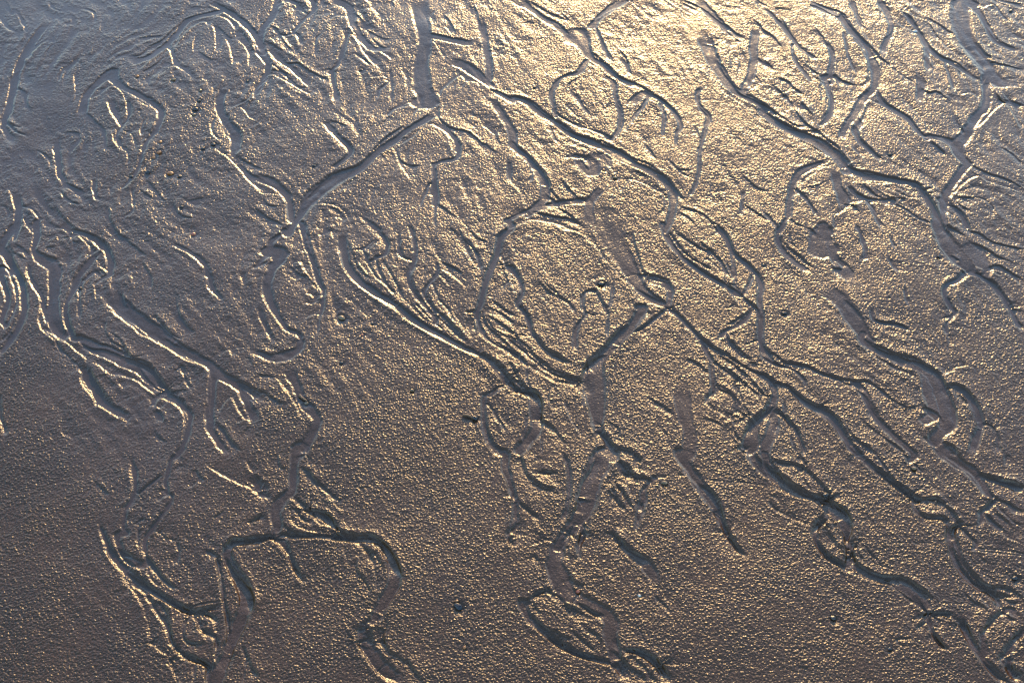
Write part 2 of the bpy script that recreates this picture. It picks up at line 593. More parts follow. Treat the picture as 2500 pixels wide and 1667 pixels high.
k 14 1070,1255 1110,1290 1120,1340
b 14 1060,1230 1100,1260
k 14 1050,1390 1100,1450 1150,1480
b 34 720,600 760,595 810,630 880,680 950,740 1020,775 1090,810 1150,840
b 42 1150,840 1190,880 1240,910 1310,935 1380,955 1430,985
k 40 1130,770 1190,810 1250,840
g 130 14 740,470,120 860,580,110 960,650,100 1050,720,110 1140,780,90 1240,850,80 1340,900,70 1430,950,70 1500,1020,80 1600,1070,80 1700,1150,80 1792,1220,80
k 14 730,650 720,720 770,790 850,840 900,900
k 12 760,720 830,790 880,870
g 16 10 1240,960 1270,1060 1310,1120
g 12 8 1180,1010 1240,960
b 18 1190,155 1270,185 1310,225
g 26 12 1180,130,30 1300,190,30 1390,260,40 1430,340,40 1440,420 1510,500,16
b 22 1425,340 1430,410 1460,460 1515,525
k 20 1400,290 1440,350
k 14 1460,430 1510,480 1530,530
k 24 1200,500 1230,600 1280,680 1340,740
k 16 970,240 1010,300 1040,370 1040,440
k 24 760,0 820,60 900,100
k 16 820,60 880,110 960,170 1010,210
k 14 840,440 850,520 880,570
k 20 1050,600 1120,680 1180,750
g 14 8 1100,660 1160,740 1240,780
b 24 1490,1290 1530,1230 1575,1180 1600,1220 1640,1290 1690,1340
b 16 1600,1365 1690,1330 1700,1380 1640,1440
k 30 1480,1330 1540,1400 1590,1470 1650,1540
g 40 14 1460,1010,60 1440,1200,50 1430,1320,60 1440,1400,50 1500,1490,50 1560,1568,50
b 14 1440,1020 1440,1150 1430,1300
g 60 14 1640,1090,60 1700,1240,60 1760,1350,60
k 28 1600,1060 1680,1080 1750,1120 1792,1150
b 12 1630,1090 1700,1140 1740,1190
k 14 1700,890 1730,960
b 14 1500,890 1560,862 1580,900
g 12 10 1720,300 1792,260
g 30 8 1660,320 1670,400
g 30 18 0,1150,20 0,1300 30,1380 30,1440
b 14 0,1360 30,1430
b 12 1050,1240 1100,1170
T 620 550
g 40 20 330,0,50 370,150,40 410,260,40 440,370,36 475,450,30 465,560,20 440,660,14 430,740,10
k 30 345,0 355,120 400,230 430,330 485,450
b 14 310,230 360,330 430,440
b 24 250,270 310,260 340,320
k 20 240,260 280,310 330,340
b 34 350,470 390,480 410,510
b 26 340,535 390,540 430,520
k 16 360,340 410,400 430,430
k 14 390,500 440,490
b 14 290,380 330,340 
b 16 340,640 430,610 450,640
g 22 10 250,0,16 190,60,24 120,110,40 100,180,40 20,280,20
k 16 0,290 60,260 100,220
g 60 14 180,200,110 110,330,60 90,440,60 130,560,50 180,650,40 230,710,30 310,750,26 320,800,20
b 18 60,400 55,470 80,540 140,620 200,700
k 24 200,680 260,720 310,745
b 14 240,740 310,740
g 30 10 30,560 80,680 130,800 
k 14 40,590 90,700 110,760
g 50 10 0,860,60 100,900,60 200,900,100 300,850,60
k 16 0,850 70,870 140,900
g 60 10 230,980,80 280,1080,60 320,1180,60 380,1260,80 430,1330,60 390,1440,70 310,1568,90
b 20 360,1560 410,1480 460,1380
b 14 60,1040 130,1050 180,1090 220,1160
k 14 20,1020 100,1030 170,1070
b 24 190,1080 240,1160 290,1250 320,1340
k 26 0,1110 80,1150 160,1200 220,1230
b 12 0,1180 60,1210
k 30 310,1160 350,1200
g 80 22 600,60,60 610,180,60 640,280,60 700,360,60 780,430,66 880,500,64 980,560,60 1080,640,60 1180,700,60 1290,760,56 1400,820,50 1500,870,44 1600,920,54 1680,1000,60 1750,1080,60 1800,1120,50
b 20 595,160 605,240 625,310 660,360
b 50 660,360 700,400 770,450 860,500 960,560 
b 64 960,560 1010,610 1070,660 1160,710 1240,750 1330,800 1420,850 1530,888
b 30 1530,888 1590,940 1640,1000 1700,1060 1800,1125
k 40 1560,860 1640,910 1710,970 1750,1040 1800,1100
k 26 630,90 670,170 700,250 750,320 800,370
b 14 660,170 720,270 790,350
g 16 14 740,160 790,280 850,360 930,440 
k 20 740,170 780,210 810,300 870,390
g 18 14 830,220 850,300 900,400 960,460
b 14 780,220 830,330 900,420
k 22 880,220 930,310 980,400 1020,480 1060,540
b 12 910,300 960,390 1010,480
b 12 960,420 1040,520 1130,620 1250,720
k 18 670,165 740,155 800,120
b 18 690,180 750,165 830,105
g 22 20 850,50 890,80 915,130 900,190 860,220 800,245
b 22 800,245 850,230 890,205
k 20 870,50 915,110 915,160
b 12 770,190 830,130 860,110
g 24 12 990,60,20 1000,200 1070,240 
g 34 14 1060,0,30 1100,130,30 1095,240,34 1060,330,34 1070,400 1110,480 1160,540 1240,640
k 18 1060,290 1070,400 1120,480 1150,520
b 14 1080,330 1130,280
k 20 1250,240 1330,270 1400,310 1440,350
b 14 1260,300 1330,330 1390,380 1460,440
g 20 14 1250,250 1250,330 1210,390 1165,450 1180,510 1240,590
b 20 1170,470 1200,410 1255,355 1290,370 1330,430
k 16 1180,440 1240,360
k 16 1190,460 1240,560 1330,650 1420,740 
g 16 12 1230,420 1260,500 1330,580 1370,660
g 14 12 1160,540 1250,620 1340,700 1440,790
k 14 1280,590 1370,680 1460,790
g 12 10 1100,530 1200,630 1300,720
b 12 1360,600 1420,700 1490,790
k 22 1400,20 1440,100 1500,160 1530,200
g 20 12 1440,90 1500,160 1530,230 1550,310
b 14 1430,110 1470,220 1530,300
b 14 1500,170 1530,240
k 14 1470,20 1530,90 1620,120
k 14 1330,0 1400,80
g 66 30 1760,20,50 1690,80,50 1660,180,40 1640,260,44 1600,340,44 1570,430,40 1550,520,36 1525,600,28 1540,680,28 1580,760,24 1660,820 1740,850 1800,880
k 22 1600,310 1650,180 1680,80 1720,20
k 16 1540,560 1570,430
b 26 1650,280 1670,215 1710,270 
b 14 1700,260 1750,350 1760,440
b 18 1560,560 1590,440 1640,310
b 14 1760,160 1792,170
k 18 1440,590 1510,575
b 14 1430,598 1500,605
k 24 1570,590 1590,670 1660,740 1792,860
b 30 1530,740 1580,770 1640,810 1700,840
k 22 1590,610 1680,660 1792,740
b 16 1620,690 1700,730 1792,790
k 20 1640,780 1720,830 1800,870
k 20 1590,620 1640,700 1720,750 1792,770
k 14 1700,300 1740,380 1760,460
k 16 1620,500 1700,560 1792,620
k 14 1600,560 1700,600 1792,680
b 12 1470,620 1450,700 1490,760
k 14 1510,630 1520,720
b 12 1700,470 1730,380
k 26 1700,1080 1650,1130 1600,1155
g 40 18 1710,1090,20 1620,1150,40 1575,1170,40 1570,1260,36 1575,1380,40 1600,1470,50 1660,1540,60
g 18 12 1600,1220 1660,1310 1720,1410
b 18 1560,1180 1550,1280 1560,1380 1590,1480 1640,1560
k 12 1590,1340 1620,1440 1670,1470
b 14 1600,1230 1660,1290 1740,1390
b 12 1610,1320 1680,1350 1720,1420
k 30 1430,1300 1530,1320
k 20 1490,1330 1530,1330
b 14 1510,1300 1560,1300
b 12 1600,1150 1680,1110 1720,1090
k 12 1600,980 1600,1060
b 20 440,75 520,48 530,75
T 1240 550
b 36 310,-10 370,28 430,35 510,65 560,110 620,170 
b 20 620,170 660,240 720,290 770,360
b 18 770,360 830,410 870,470 885,530
g 120 18 680,-40,220 700,80,170 760,180,150 830,290,120 880,390,90 950,470,80 1040,530,70 1100,560,40 1170,620,34 1240,690,30 1320,770,30 1400,830,30
k 30 860,40 870,120 900,220 920,300 980,340
k 50 960,335 1040,350 1110,380 1125,450
g 60 14 960,370,60 1080,410,60 1110,460,50 1100,530,40
b 14 970,375 1050,380 1100,400
b 20 1120,500 1128,450
k 16 890,430 960,470 1050,520
g 40 14 900,560,40 870,640,40 830,700,40
k 40 1090,560 1170,610 1240,690 1300,750 1370,810 1450,850 1530,890
b 30 1075,590 1110,590 1160,620 1220,680 1300,760
b 12 950,540 990,540 1030,590
b 20 860,720 930,590 
k 14 950,575 990,605
k 34 850,725 940,680 1020,620 1070,580
g 26 26 1080,570,20 1000,635,20 930,690,24 860,730,20
b 30 780,820 840,750 920,705 1010,640 1070,590
g 90 28 920,560,70 870,660,70 790,740,80 720,820,80 650,870,80 590,960,120 590,1060,150 600,1160,130 610,1280,100 610,1380,70
k 30 560,940 640,850 700,770 760,700
k 34 520,1000 530,950 620,890 690,870
b 26 700,910 720,860 790,820
b 16 700,910 690,1020 680,1140 670,1260 655,1350
k 22 500,1060 505,1000 540,950
b 18 500,1080 520,1180 560,1280 600,1390
g 12 8 590,1130 620,1280
g 12 8 650,960 640,1150 640,1300
g 22 16 560,450,30 515,480,26 510,560,22 530,610,14 480,680,26 460,750,26 460,860,30
k 30 600,410 640,380 660,370
k 20 545,430 600,440 640,520 670,600
b 24 600,370 640,360 660,365
b 14 550,400 580,370 
g 14 14 600,450 640,520 680,600 680,700 670,770
b 14 530,600 590,620 630,610
b 12 510,540 520,480 560,455 600,480
k 12 530,590 610,620
k 16 230,380 270,440 340,480 410,530
g 20 12 250,400,10 350,480,16 420,540,20 460,600,20
g 18 10 720,380 715,450 700,550
g 34 20 0,300,40 40,320,34 90,400,26 95,470,26 60,540,24 120,600,20 150,680,20
k 20 30,260 80,340 95,430
b 16 20,140 60,200 80,230
b 14 0,310 10,400 50,480
g 30 20 110,600,16 150,640,18 160,720,22 220,800,30 290,880,34 370,920,30 430,940,16
k 40 170,720 230,810 280,850 350,880 420,940
k 20 120,590 150,640 165,690
b 14 130,600 140,690
g 20 10 0,770,40 120,860,40 240,960,40 360,1020,40 480,1060,40
b 40 130,950 200,1000 270,1045 330,1075
b 20 330,1075 420,1090 480,1130 500,1180
k 14 40,740 140,830 220,910 300,950
k 12 0,760 110,850 200,930
k 14 280,990 360,1020 480,1040
k 12 220,940 340,1020 480,1060
k 10 330,1060 400,1060 490,1075
b 10 120,850 260,970 420,1050
k 30 0,850 40,860 110,910 140,960
g 24 14 0,865,20 60,890,20 130,960,14
b 34 0,1075 60,1130 130,1190
g 90 22 0,1040,60 80,1110,60 160,1150,70 190,1210,90 190,1290,80 200,1380,80 140,1470,80 80,1540,80
k 60 90,1120 160,1120 215,1160 235,1240 230,1310
k 40 0,1030 50,1090 110,1130
k 26 60,1010 110,1080 150,1120
k 16 20,930 70,1010
g 14 10 130,960 130,1060 150,1120
k 34 230,1330 300,1370 360,1440 400,1490
b 26 230,1355 280,1400 350,1450 
b 18 130,1530 170,1470 215,1440
g 14 8 130,1290 110,1400 100,1500
g 14 8 230,1410 230,1560
k 14 310,1090 280,1150 280,1230
b 14 280,1200 310,1270
g 12 8 380,1200 430,1320 480,1400
b 14 380,1200 440,1330 500,1460
g 14 8 500,1120 520,1180 510,1240
k 14 660,1320 730,1360 770,1420 740,1490
b 14 660,1370 720,1440 740,1500
k 54 620,1390 680,1450 740,1510 830,1530 890,1568
g 60 24 620,1400,40 680,1470,50 700,1568,90
b 12 600,1400 600,1568
g 60 14 1060,0,50 1110,120,40 1190,210,36 1290,290,40 1400,360,40 1490,420,40 1560,470,50
b 24 1040,50 1100,130 1180,230 1230,270 1300,320 1380,380 1450,410
b 24 1450,410 1510,450 1550,500 1570,540
k 40 1480,390 1560,440 1640,510 1710,570 1735,640
k 26 1200,200 1320,300 1430,370 1500,400
g 14 10 1110,60 1200,180 1320,260 1400,310
b 14 1090,15 1190,90 1290,150 1370,210
k 26 1160,40 1250,110 1340,160 1420,170
k 24 1320,110 1400,180 1470,250 1520,350
b 12 1350,230 1420,280 1480,350
b 14 1390,190 1460,270 1500,370
g 12 8 1480,230 1540,350 1560,440
b 12 1180,180 1300,280 
k 36 1440,0 1500,60 1540,160 1600,220 1660,260 1700,310
g 50 20 1420,0,50 1500,90,40 1540,180,30 1620,260,36 1700,330,30 1735,420,30 1720,520,34 1730,620,40 1725,720,40 1740,820,40 1792,910,40
b 24 1540,200 1600,250 1650,310 1710,350
k 26 1700,310 1740,380 1745,470
g 20 8 1520,120 1540,250 1555,420
g 24 12 1680,330 1640,430 1600,480
b 14 1640,440 1690,340
b 10 1690,350 1700,450 1690,520
g 30 24 1670,570,24 1630,640,26 1560,690,26 1480,730,26 1440,780,24
b 20 1450,775 1490,730 1600,660 1660,610
b 12 1570,500 1600,590 1650,600
k 18 1480,690 1560,640 1650,580
k 16 1500,760 1560,820 1620,880 1680,920
k 22 1500,570 1550,530
b 14 1490,580 1560,535
b 14 1500,740 1560,790
g 14 12 1620,820 1690,790 1740,770
g 20 10 1490,740,14 1530,830 1620,910
k 34 1740,720 1735,800 1792,870
k 40 1370,800 1450,850 1560,920 1650,980 1740,1010 1800,1040
b 26 1380,830 1460,870 1550,930 1650,985 1720,1040 1790,1130
g 30 14 1330,800 1350,850 1390,920 1395,1010 1405,1080
b 16 1320,800 1350,880 1390,930
b 22 1400,940 1460,990 1550,1050
b 18 1550,1050 1620,1110 1670,1160
k 20 1380,860 1420,930 1500,990 1570,1050
k 20 1420,880 1500,910 1570,970
k 24 1570,960 1640,1020 1700,1090 1760,1170
b 14 1550,960 1640,1080 1740,1160
b 12 1590,960 1680,1060 1760,1150
k 16 1640,1090 1700,1140 1740,1170
k 16 1480,950 1570,1030 1650,1090
g 26 22 1400,1090,26 1405,1120,26 1370,1180,18 1350,1220,10
k 34 1410,1080 1460,1120 1520,1150 1560,1210 1560,1270
b 12 1530,1090 1580,1170
k 20 1365,1170 1400,1120
g 18 12 1420,1090 1510,1140 1570,1210 1560,1270 1530,1290
k 16 1570,1080 1610,1200 1650,1290
b 12 1560,1060 1600,1170 1650,1280
b 24 1360,1220 1390,1260 1450,1290 1530,1340
k 16 1540,1290 1570,1250
b 16 1540,1300 1560,1280
k 24 1630,1300 1660,1280
b 14 1630,1320 1670,1300
g 70 30 1800,1230,60 1760,1290,60 1700,1340,70 1670,1400,90 1660,1500,110
k 40 1610,1430 1650,1360 1730,1290 1792,1220
b 20 1530,1340 1560,1440 1600,1520
k 20 1540,1360 1570,1440 1610,1490
b 20 1580,1500 1620,1568
k 14 1640,930 1720,950
k 14 1200,900 1300,940 1380,1020
g 60 8 1180,1100,120 1210,1300,90 1240,1420,90 1230,1568,100
k 16 960,1170 1060,1230 1140,1290
b 12 940,1200 1040,1260 1120,1320
k 10 1240,720 1170,690
k 14 1340,1310 1420,1340 1480,1380
T 1860 550
g 60 26 150,0,40 110,60,40 120,140,40 190,220,44 270,280,40 330,320,30
k 30 85,45 110,10 150,-10
b 28 85,60 110,130 180,200 240,250 300,300
k 24 130,60 160,120 220,170 300,240 360,290
b 12 190,20 190,90 220,160
k 14 200,20 200,100 240,150
b 12 140,30 150,110 200,180
g 14 8 230,180 300,240
k 20 300,10 360,40 380,80
g 60 8 400,60,120 380,180,120
k 50 480,290 550,295
b 24 490,240 520,250 550,290
g 60 10 420,0,60 460,120,60 500,220,60 560,300,100 620,400,60
k 14 480,0 500,130
g 18 12 650,0,20 680,80 705,160 700,220 680,240
b 12 660,30 680,120
k 16 690,230 715,180 
b 14 680,235 700,220
g 18 10 880,80 910,160
g 20 12 870,230 900,290 930,320
b 14 890,250 930,325
g 20 12 980,420 980,480 1010,550
k 14 860,490 890,500
g 120 10 430,420,120 560,540,130 640,660,110 720,780,90
k 20 560,500 640,570 710,650
g 20 14 750,560,30 760,640,30 830,670 900,670 970,700 1020,720
k 26 760,640 820,660 920,670 1000,690
g 80 24 680,770,60 760,830,60 860,880,70 960,930,80 1060,960,80 1140,1000,90 1200,1080,100 1230,1160,110 1260,1260,110 1270,1360,110 1200,1430,90
b 30 640,780 700,840 790,910 880,970 940,1000
b 30 940,1005 1010,1020 1060,1060
k 30 740,800 820,850 900,880
k 34 840,870 960,880 1050,900 1130,950 1200,1000 1250,1060 1265,1120
b 14 830,890 900,920 980,970
g 90 14 1150,1050,120 1150,1150,100 1180,1280,90
k 20 1080,1090 1085,1180 1100,1240
k 40 1260,1090 1330,1080 1400,1120 1450,1180 1490,1260 1515,1340
g 60 18 1270,1110,40 1340,1110,50 1400,1150,50 1450,1220,60 1480,1300,60 1490,1390,50 1460,1480,60 1430,1568,60
k 26 1290,1130 1400,1110
b 14 1280,1180 1310,1230 1320,1300
b 14 1320,1150 1380,1210 1420,1270
b 12 1350,1140 1430,1220 1440,1280
k 14 1350,1150 1420,1220
b 28 1280,1460 1310,1420 1330,1360
k 18 1290,1180 1330,1260 1335,1350
b 14 1110,1260 1180,1330 1230,1400
k 14 1120,1240 1200,1280 1250,1350
g 14 8 1120,1330 1100,1390
k 24 1515,1345 1580,1380 1620,1440 1640,1568
b 16 1520,1370 1560,1370 1600,1410
b 14 1490,1480 1515,1400
b 22 1080,1440 1150,1490 1210,1530
k 40 1280,1480 1330,1530 1350,1568
g 50 14 1180,1480,80 1270,1540,70
g 14 12 1230,640 1290,620
b 50 1295,415 1350,395 1420,345
k 20 1240,420 1270,390 1360,360
g 40 30 1400,320,30 1340,370,34 1270,405,36 1245,460,34 1280,540,24 1320,590,22 1290,640,20 1260,680,20 1275,760,16
k 24 1270,540 1310,580 1320,610 1270,640 1250,660
b 14 1240,470 1280,590
b 14 1270,740 1275,820
b 14 1265,650 1310,650 1340,610
g 160 16 1200,0,80 1250,90,110 1310,180,150 1380,250,130 1430,310,60
b 26 1160,60 1200,130 1260,200 1320,260 1400,320
k 16 1300,200 1360,240
k 20 1270,0 1340,40 1400,80
g 120 8 1440,160,120 1490,240,120 1540,300,60
k 22 1430,40 1500,60 1570,110 1650,130 1792,160
k 24 1440,120 1520,150 1600,200 1680,240
k 24 1540,290 1620,270 1700,320 1792,370
b 20 1540,315 1600,310 1680,330 1740,380 1792,430
b 14 1570,320 1640,350
g 40 30 1430,320,30 1500,350,36 1570,390,34 1630,450,34 1680,520,30 1720,600,26 1750,670,24 1792,710,20
k 40 1480,340 1550,370 1600,430 1660,490 1700,560
k 26 1690,540 1720,620 1770,700
b 30 1420,345 1480,355 1550,400 1600,450 1650,520 1690,600
b 16 1690,600 1740,690 1792,725
g 14 8 1200,150 1290,240
g 40 22 0,850,40 40,920,36 100,950,20 160,970,24 230,1000,20 290,1060,20 300,1110,20
b 22 0,905 60,945 120,965 190,975 250,1010
k 26 20,840 90,880 150,930 210,945 290,960
k 26 0,880 50,920 110,955 180,965
g 20 16 160,930,14 230,950,16 320,970,16 400,1010,16 490,1040,20 560,1060,24 640,1070,30 700,1140,40 740,1230,46 800,1330,50 880,1420,50 970,1500,50 1040,1568,50
k 22 290,955 360,990 440,1020 520,1050 590,1080 660,1060
k 22 600,1070 690,1055 760,1080 830,1130 900,1190 990,1240
b 12 690,1060 770,1100 880,1190 1020,1250
b 12 540,1060 620,1110 680,1170
k 26 640,1110 720,1170 760,1260 830,1360
b 20 700,1270 750,1320 
k 18 680,1310 740,1370 820,1440 920,1500 990,1568
b 14 760,1390 850,1470 910,1540
k 34 0,1000 50,1030 100,1070 180,1090
k 30 100,1070 190,1100 240,1150 320,1200 400,1230
b 12 0,1010 60,1060 90,1120
g 50 24 0,1020,40 70,1080,40 90,1150,40 70,1230,50 20,1300,60
b 16 0,1150 40,1180 40,1230
g 70 26 170,1110,24 230,1150,40 310,1220,60 400,1270,60 480,1320,66 540,1400,60 580,1470,50 640,1540,56
b 20 170,1120 250,1180 330,1250 420,1290 470,1330
b 30 420,1300 500,1380 550,1440 590,1530 640,1568
k 30 400,1220 480,1270 540,1340 570,1420 650,1480
k 34 620,1430 680,1480 740,1520 780,1568
k 16 580,1370 620,1430
k 20 590,1490 640,1550
k 36 0,1310 60,1250 90,1220
b 20 80,1265 40,1310 0,1360
g 80 16 80,1270,50 80,1380,80 40,1480,80 20,1568,70
g 26 30 100,1280,14 150,1300,20 190,1350,18 240,1400,18 270,1480,18 290,1568,18
k 34 110,1290 170,1300 210,1370 250,1420 280,1490
g 14 10 150,1200 160,1270
b 18 80,1440 110,1400 120,1320
g 14 10 200,1440 240,1568
k 16 1120,770 1140,870 1160,950
k 14 1000,1250 1060,1230
k 14 1410,960 1300,980
b 12 1240,1040 1290,1000 1360,990
T 0 1107
g 40 26 1250,-30,30 1220,0,36 1170,40,30 1150,110,30 1130,200,26 1150,260,16 1180,300,16 1150,360,26 1090,440,26 1030,520,30 990,580,26 990,660,26 1010,730,30 1060,790,24 1110,850,20 1180,910,16
k 30 1120,225 1160,290
b 22 1220,60 1180,120
b 16 1160,30 1140,110 1110,220
k 40 1170,30 1230,0
b 22 1100,130 1050,180 950,250
g 14 14 1100,150 1010,220 950,270
g 30 14 900,40,30 920,130,30 930,220,20 900,300,24 860,380,26 840,470,26 850,540,20
k 30 840,370 890,310 920,250
k 22 830,480 850,410 
b 20 865,410 910,350 960,250
b 18 880,90 890,170 905,240 880,290
b 18 820,500 830,530
g 12 10 950,460 940,600
b 12 1100,330 1110,280
k 22 830,370 900,300
g 14 10 970,450 930,480
k 14 640,180 700,230 760,290
g 50 24 680,480,26 710,560,34 750,650,46 790,720,50 860,790,44 950,860,44 1030,920,46 1120,980,44 1210,1030,44 1290,1070,44
b 20 720,640 740,700 780,760
b 40 780,760 830,820 850,870 890,930
b 34 890,930 940,990 970,1040
b 20 970,1040 1000,1150 1020,1280
b 30 1020,1290 1080,1340 1160,1390
b 30 1150,1400 1180,1500 1210,1568
k 40 850,790 930,850 1000,890 1060,930 1130,980 1210,1020 1290,1060
k 50 1210,1020 1300,1060 1380,1080
b 40 1030,950 1090,990 1160,1030 1240,1065 1310,1090
b 36 1310,1090 1370,1090 1430,1110 1460,1150
k 30 1310,1060 1400,1040 1510,1020
g 14 14 1320,1070 1420,1055 1500,1060
k 24 1380,1070 1440,1090 1490,1140
g 12 12 1390,1080 1460,1110 1490,1150
g 12 10 1300,1050 1400,1020 1490,1010
k 50 800,640 860,670 940,700
k 22 840,700 900,740 930,770
g 30 12 800,560,60 820,640,50 880,720,60 980,760,60
b 16 950,500 930,600 960,680
b 20 1010,560 1070,535 
k 26 1060,520 1130,560 1200,590
b 22 1080,540 1140,570 1190,620
g 20 12 1200,590 1220,660 1215,760
k 16 1215,680 1215,760
k 40 1010,690 1060,760 1110,840 1170,890 1220,920
b 20 1010,720 1060,810 1120,870 1180,930
b 14 1000,740 1030,810 1070,880
g 20 10 1000,740 1030,850 1090,910
b 30 870,860 940,900 1000,950
k 20 880,900 900,960 
g 40 24 900,880,20 970,930,20 1020,990,24 1060,1070,30 1120,1130,36 1150,1200,30 1170,1290,30 1230,1360,36 1320,1410,36 1400,1430,30 1460,1480,30
b 22 1010,950 1040,1030 1100,1110 
k 26 1050,1000 1110,1020 1140,1080
k 30 1130,1040 1160,1130 1170,1230 1190,1300
b 30 1150,1190 1165,1270 1200,1330
b 44 1190,1330 1250,1370 1310,1410 1390,1440 1440,1490
k 50 1240,1340 1320,1380 1380,1410 1460,1460
g 16 14 1300,1110 1260,1160 1250,1240 1290,1290 1370,1300
k 24 1250,1230 1290,1280 1370,1290 1410,1270
k 14 1340,1110 1330,1180 1350,1210
b 30 1310,1095 1340,1160 1350,1200 1400,1235 1450,1270
g 26 24 1350,1110 1370,1190 1420,1220 1470,1260 1475,1350
b 30 1430,1120 1470,1180 1470,1270 1465,1360 1465,1460
k 14 1370,1130 1420,1160 1380,1190
b 14 1260,1170 1290,1110
b 12 1370,1220 1420,1290
k 40 1400,650 1440,660 1490,690
b 36 1465,700 1485,800 1500,900 1515,1000
b 26 1515,1000 1530,1100 1545,1210 1540,1330
g 30 22 1480,700,14 1510,850,20 1530,1000,20 1560,1150,24 1560,1280,30 1520,1400,40
g 90 34 1800,580,30 1690,600,50 1590,610,60 1550,680,60 1590,780,70 1640,860,80 1680,950,90 1680,1040,90 1640,1130,90 1600,1230,80 1560,1330,70 1520,1430,80 1470,1568,100
k 60 1540,640 1580,580 1660,570 1792,560
k 60 1550,700 1600,780 1660,850 1710,920 1740,1010 1720,1090
k 26 1510,1340 1450,1450 1430,1530
b 26 1570,650 1650,610 1792,580
b 26 1620,670 1700,640 1792,600
b 14 1580,820 1620,920 1640,1010
b 20 1600,1350 1660,1230 1730,1090
b 14 1570,1490 1600,1380
k 20 1680,1330 1720,1440 1770,1520
g 14 10 1650,1300 1680,1400 1660,1540
b 40 1410,92 1480,130 1560,170 1640,210 1720,245
b 14 1720,250 1792,310
k 14 1340,100 1400,190
b 14 1680,50 1700,100 1730,140
b 14 1300,240 1350,190 
k 14 1680,470 1740,440 1792,400
b 12 1700,480 1792,430
k 10 1450,440 1520,380
g 70 10 1700,150,60 1800,230,60
g 16 10 1330,1440 1330,1568
T 620 1107
g 80 20 300,-40,100 280,60,60 270,150,60 260,240,60 190,310,80 150,400,80 160,490,70 130,550,50
k 20 290,60 295,160 290,250
b 18 330,0 350,-30
k 34 310,80 370,110 420,170 460,200
k 14 360,110 420,180 460,250 520,300
b 14 400,220 480,270 530,330 600,400
g 30 12 420,190,26 520,270,26 590,330,26
b 60 230,315 270,315 300,345 335,380
k 24 300,300 360,350 400,380
k 60 380,380 450,385 510,410 550,470 590,520
g 80 30 420,400,50 500,440,60 550,500,40
b 20 400,440 450,480 500,490
b 14 300,430 360,470 410,490
b 16 260,370 320,440 400,500
b 10 220,430 300,500 400,530 520,550
k 14 180,460 260,520 400,560
k 14 300,400 370,460 
b 16 330,380 400,420 450,470
k 50 0,580 70,570 140,545
b 36 0,640 60,600 130,572
b 24 0,590 60,578 140,575
g 60 24 -10,575,30 80,565,30 160,550,40 260,560,40 380,560,40 500,565,44 620,570,50 720,580,50 800,590,40
b 60 130,575 180,640 230,710 270,790
b 50 270,790 300,850 330,895
k 50 240,690 280,770 320,850
g 30 20 140,580,50 190,600,50 240,680,30 280,760,24 320,850,12
b 36 180,545 260,575 350,570 440,575
b 34 440,575 530,590 620,600 690,610 730,640 775,680
k 24 570,540 650,570 750,560 820,560
k 50 580,520 700,545 800,550 870,590 930,650 980,730 1015,830
g 120 26 800,570,40 880,640,60 930,720,70 960,810,90 960,890,90 920,960,90 880,1030,80 830,1110,60
k 20 740,610 800,660 860,690
b 14 760,605 840,610 880,660 910,720 920,800
b 24 775,680 805,770 830,850 825,960
k 30 750,620 800,680 830,760
k 16 820,670 870,740 890,790
b 24 900,1090 940,1010 990,940 1020,880
k 20 710,700 705,770 730,830 770,880
b 22 710,820 740,860 790,950
b 14 720,720 740,680
b 16 600,640 630,740
b 14 860,750 870,820
k 18 770,880 800,950
k 20 830,1080 750,1060
g 40 20 860,1090,60 820,1140,60 750,1180,50
k 26 690,1200 780,1180
b 18 800,1190 880,1120
k 26 900,1120 920,1180 890,1260 910,1320
g 70 16 740,1220,70 770,1310,90 830,1400,90 900,1480,110 1000,1568,110
b 24 665,1180 680,1240 700,1290
b 50 690,1280 750,1370 790,1440 830,1490
b 64 830,1490 890,1530 960,1560 1010,1575
k 24 800,1210 820,1300
k 30 890,1280 930,1350 1000,1390 1050,1430
k 30 1040,1380 1080,1450 1130,1520 1180,1568
k 16 900,1200 880,1260
k 30 0,1460 40,1520
k 26 0,960 10,1040
g 50 22 1720,0,60 1720,100,50 1750,200,44 1775,290,36 1792,370,30 1780,450,40 1740,540,20 1760,620,20
b 24 1690,120 1720,190 1750,260 1780,330
b 26 1700,300 1770,300
k 20 1710,290 1740,280
k 26 1740,550 1792,460
b 20 1735,600 1770,650
b 16 1790,560 1750,570 1740,610
k 10 0,300 50,250
k 20 30,250 90,280 130,310
k 20 0,450 40,400
g 30 12 20,240,30 120,300,40
k 14 160,0 180,80 230,100
T 1240 1107
k 60 90,0 110,70 140,140 200,190 260,220 340,240
b 20 150,145 210,150
k 60 190,130 240,115 350,130
b 16 200,155 270,135 350,135
k 30 150,170 210,220 300,250 350,280
b 14 210,190 300,260 380,330
b 12 260,160 320,220 370,300
b 10 300,160 380,260
k 16 180,60 190,10
g 24 16 380,0,26 410,80 420,180 420,280 400,380 370,460
b 14 360,0 400,110 410,250
g 30 16 0,160,30 30,270,40 80,340,20 160,400,20 220,450,18
b 26 0,280 40,320
k 22 80,340 150,400 220,440
b 20 80,350 150,410 200,490 270,550
k 20 10,560 10,620
k 34 0,540 50,480 60,420
g 40 30 50,340,40 50,430,40 20,510,30
b 20 0,610 30,650
b 14 0,560 40,550
g 90 28 650,0,130 620,80,150 570,180,140 540,280,140 520,380,120 480,450,100 420,530,90 350,620,70
k 34 480,290 510,190 570,90 600,20
k 34 350,610 410,530 450,460
k 30 450,400 480,300
b 26 540,540 570,470 600,400 620,330 650,270 710,210
b 30 700,215 740,185 800,220 840,300 880,400
b 50 760,150 820,155 890,180
k 80 840,150 900,155 960,165 985,190
k 26 730,200 790,260 840,340 870,390
b 22 720,210 780,280 830,370
k 40 680,240 740,310 800,400
g 16 16 700,230 750,320 810,400
k 50 760,100 790,130 860,140 920,150
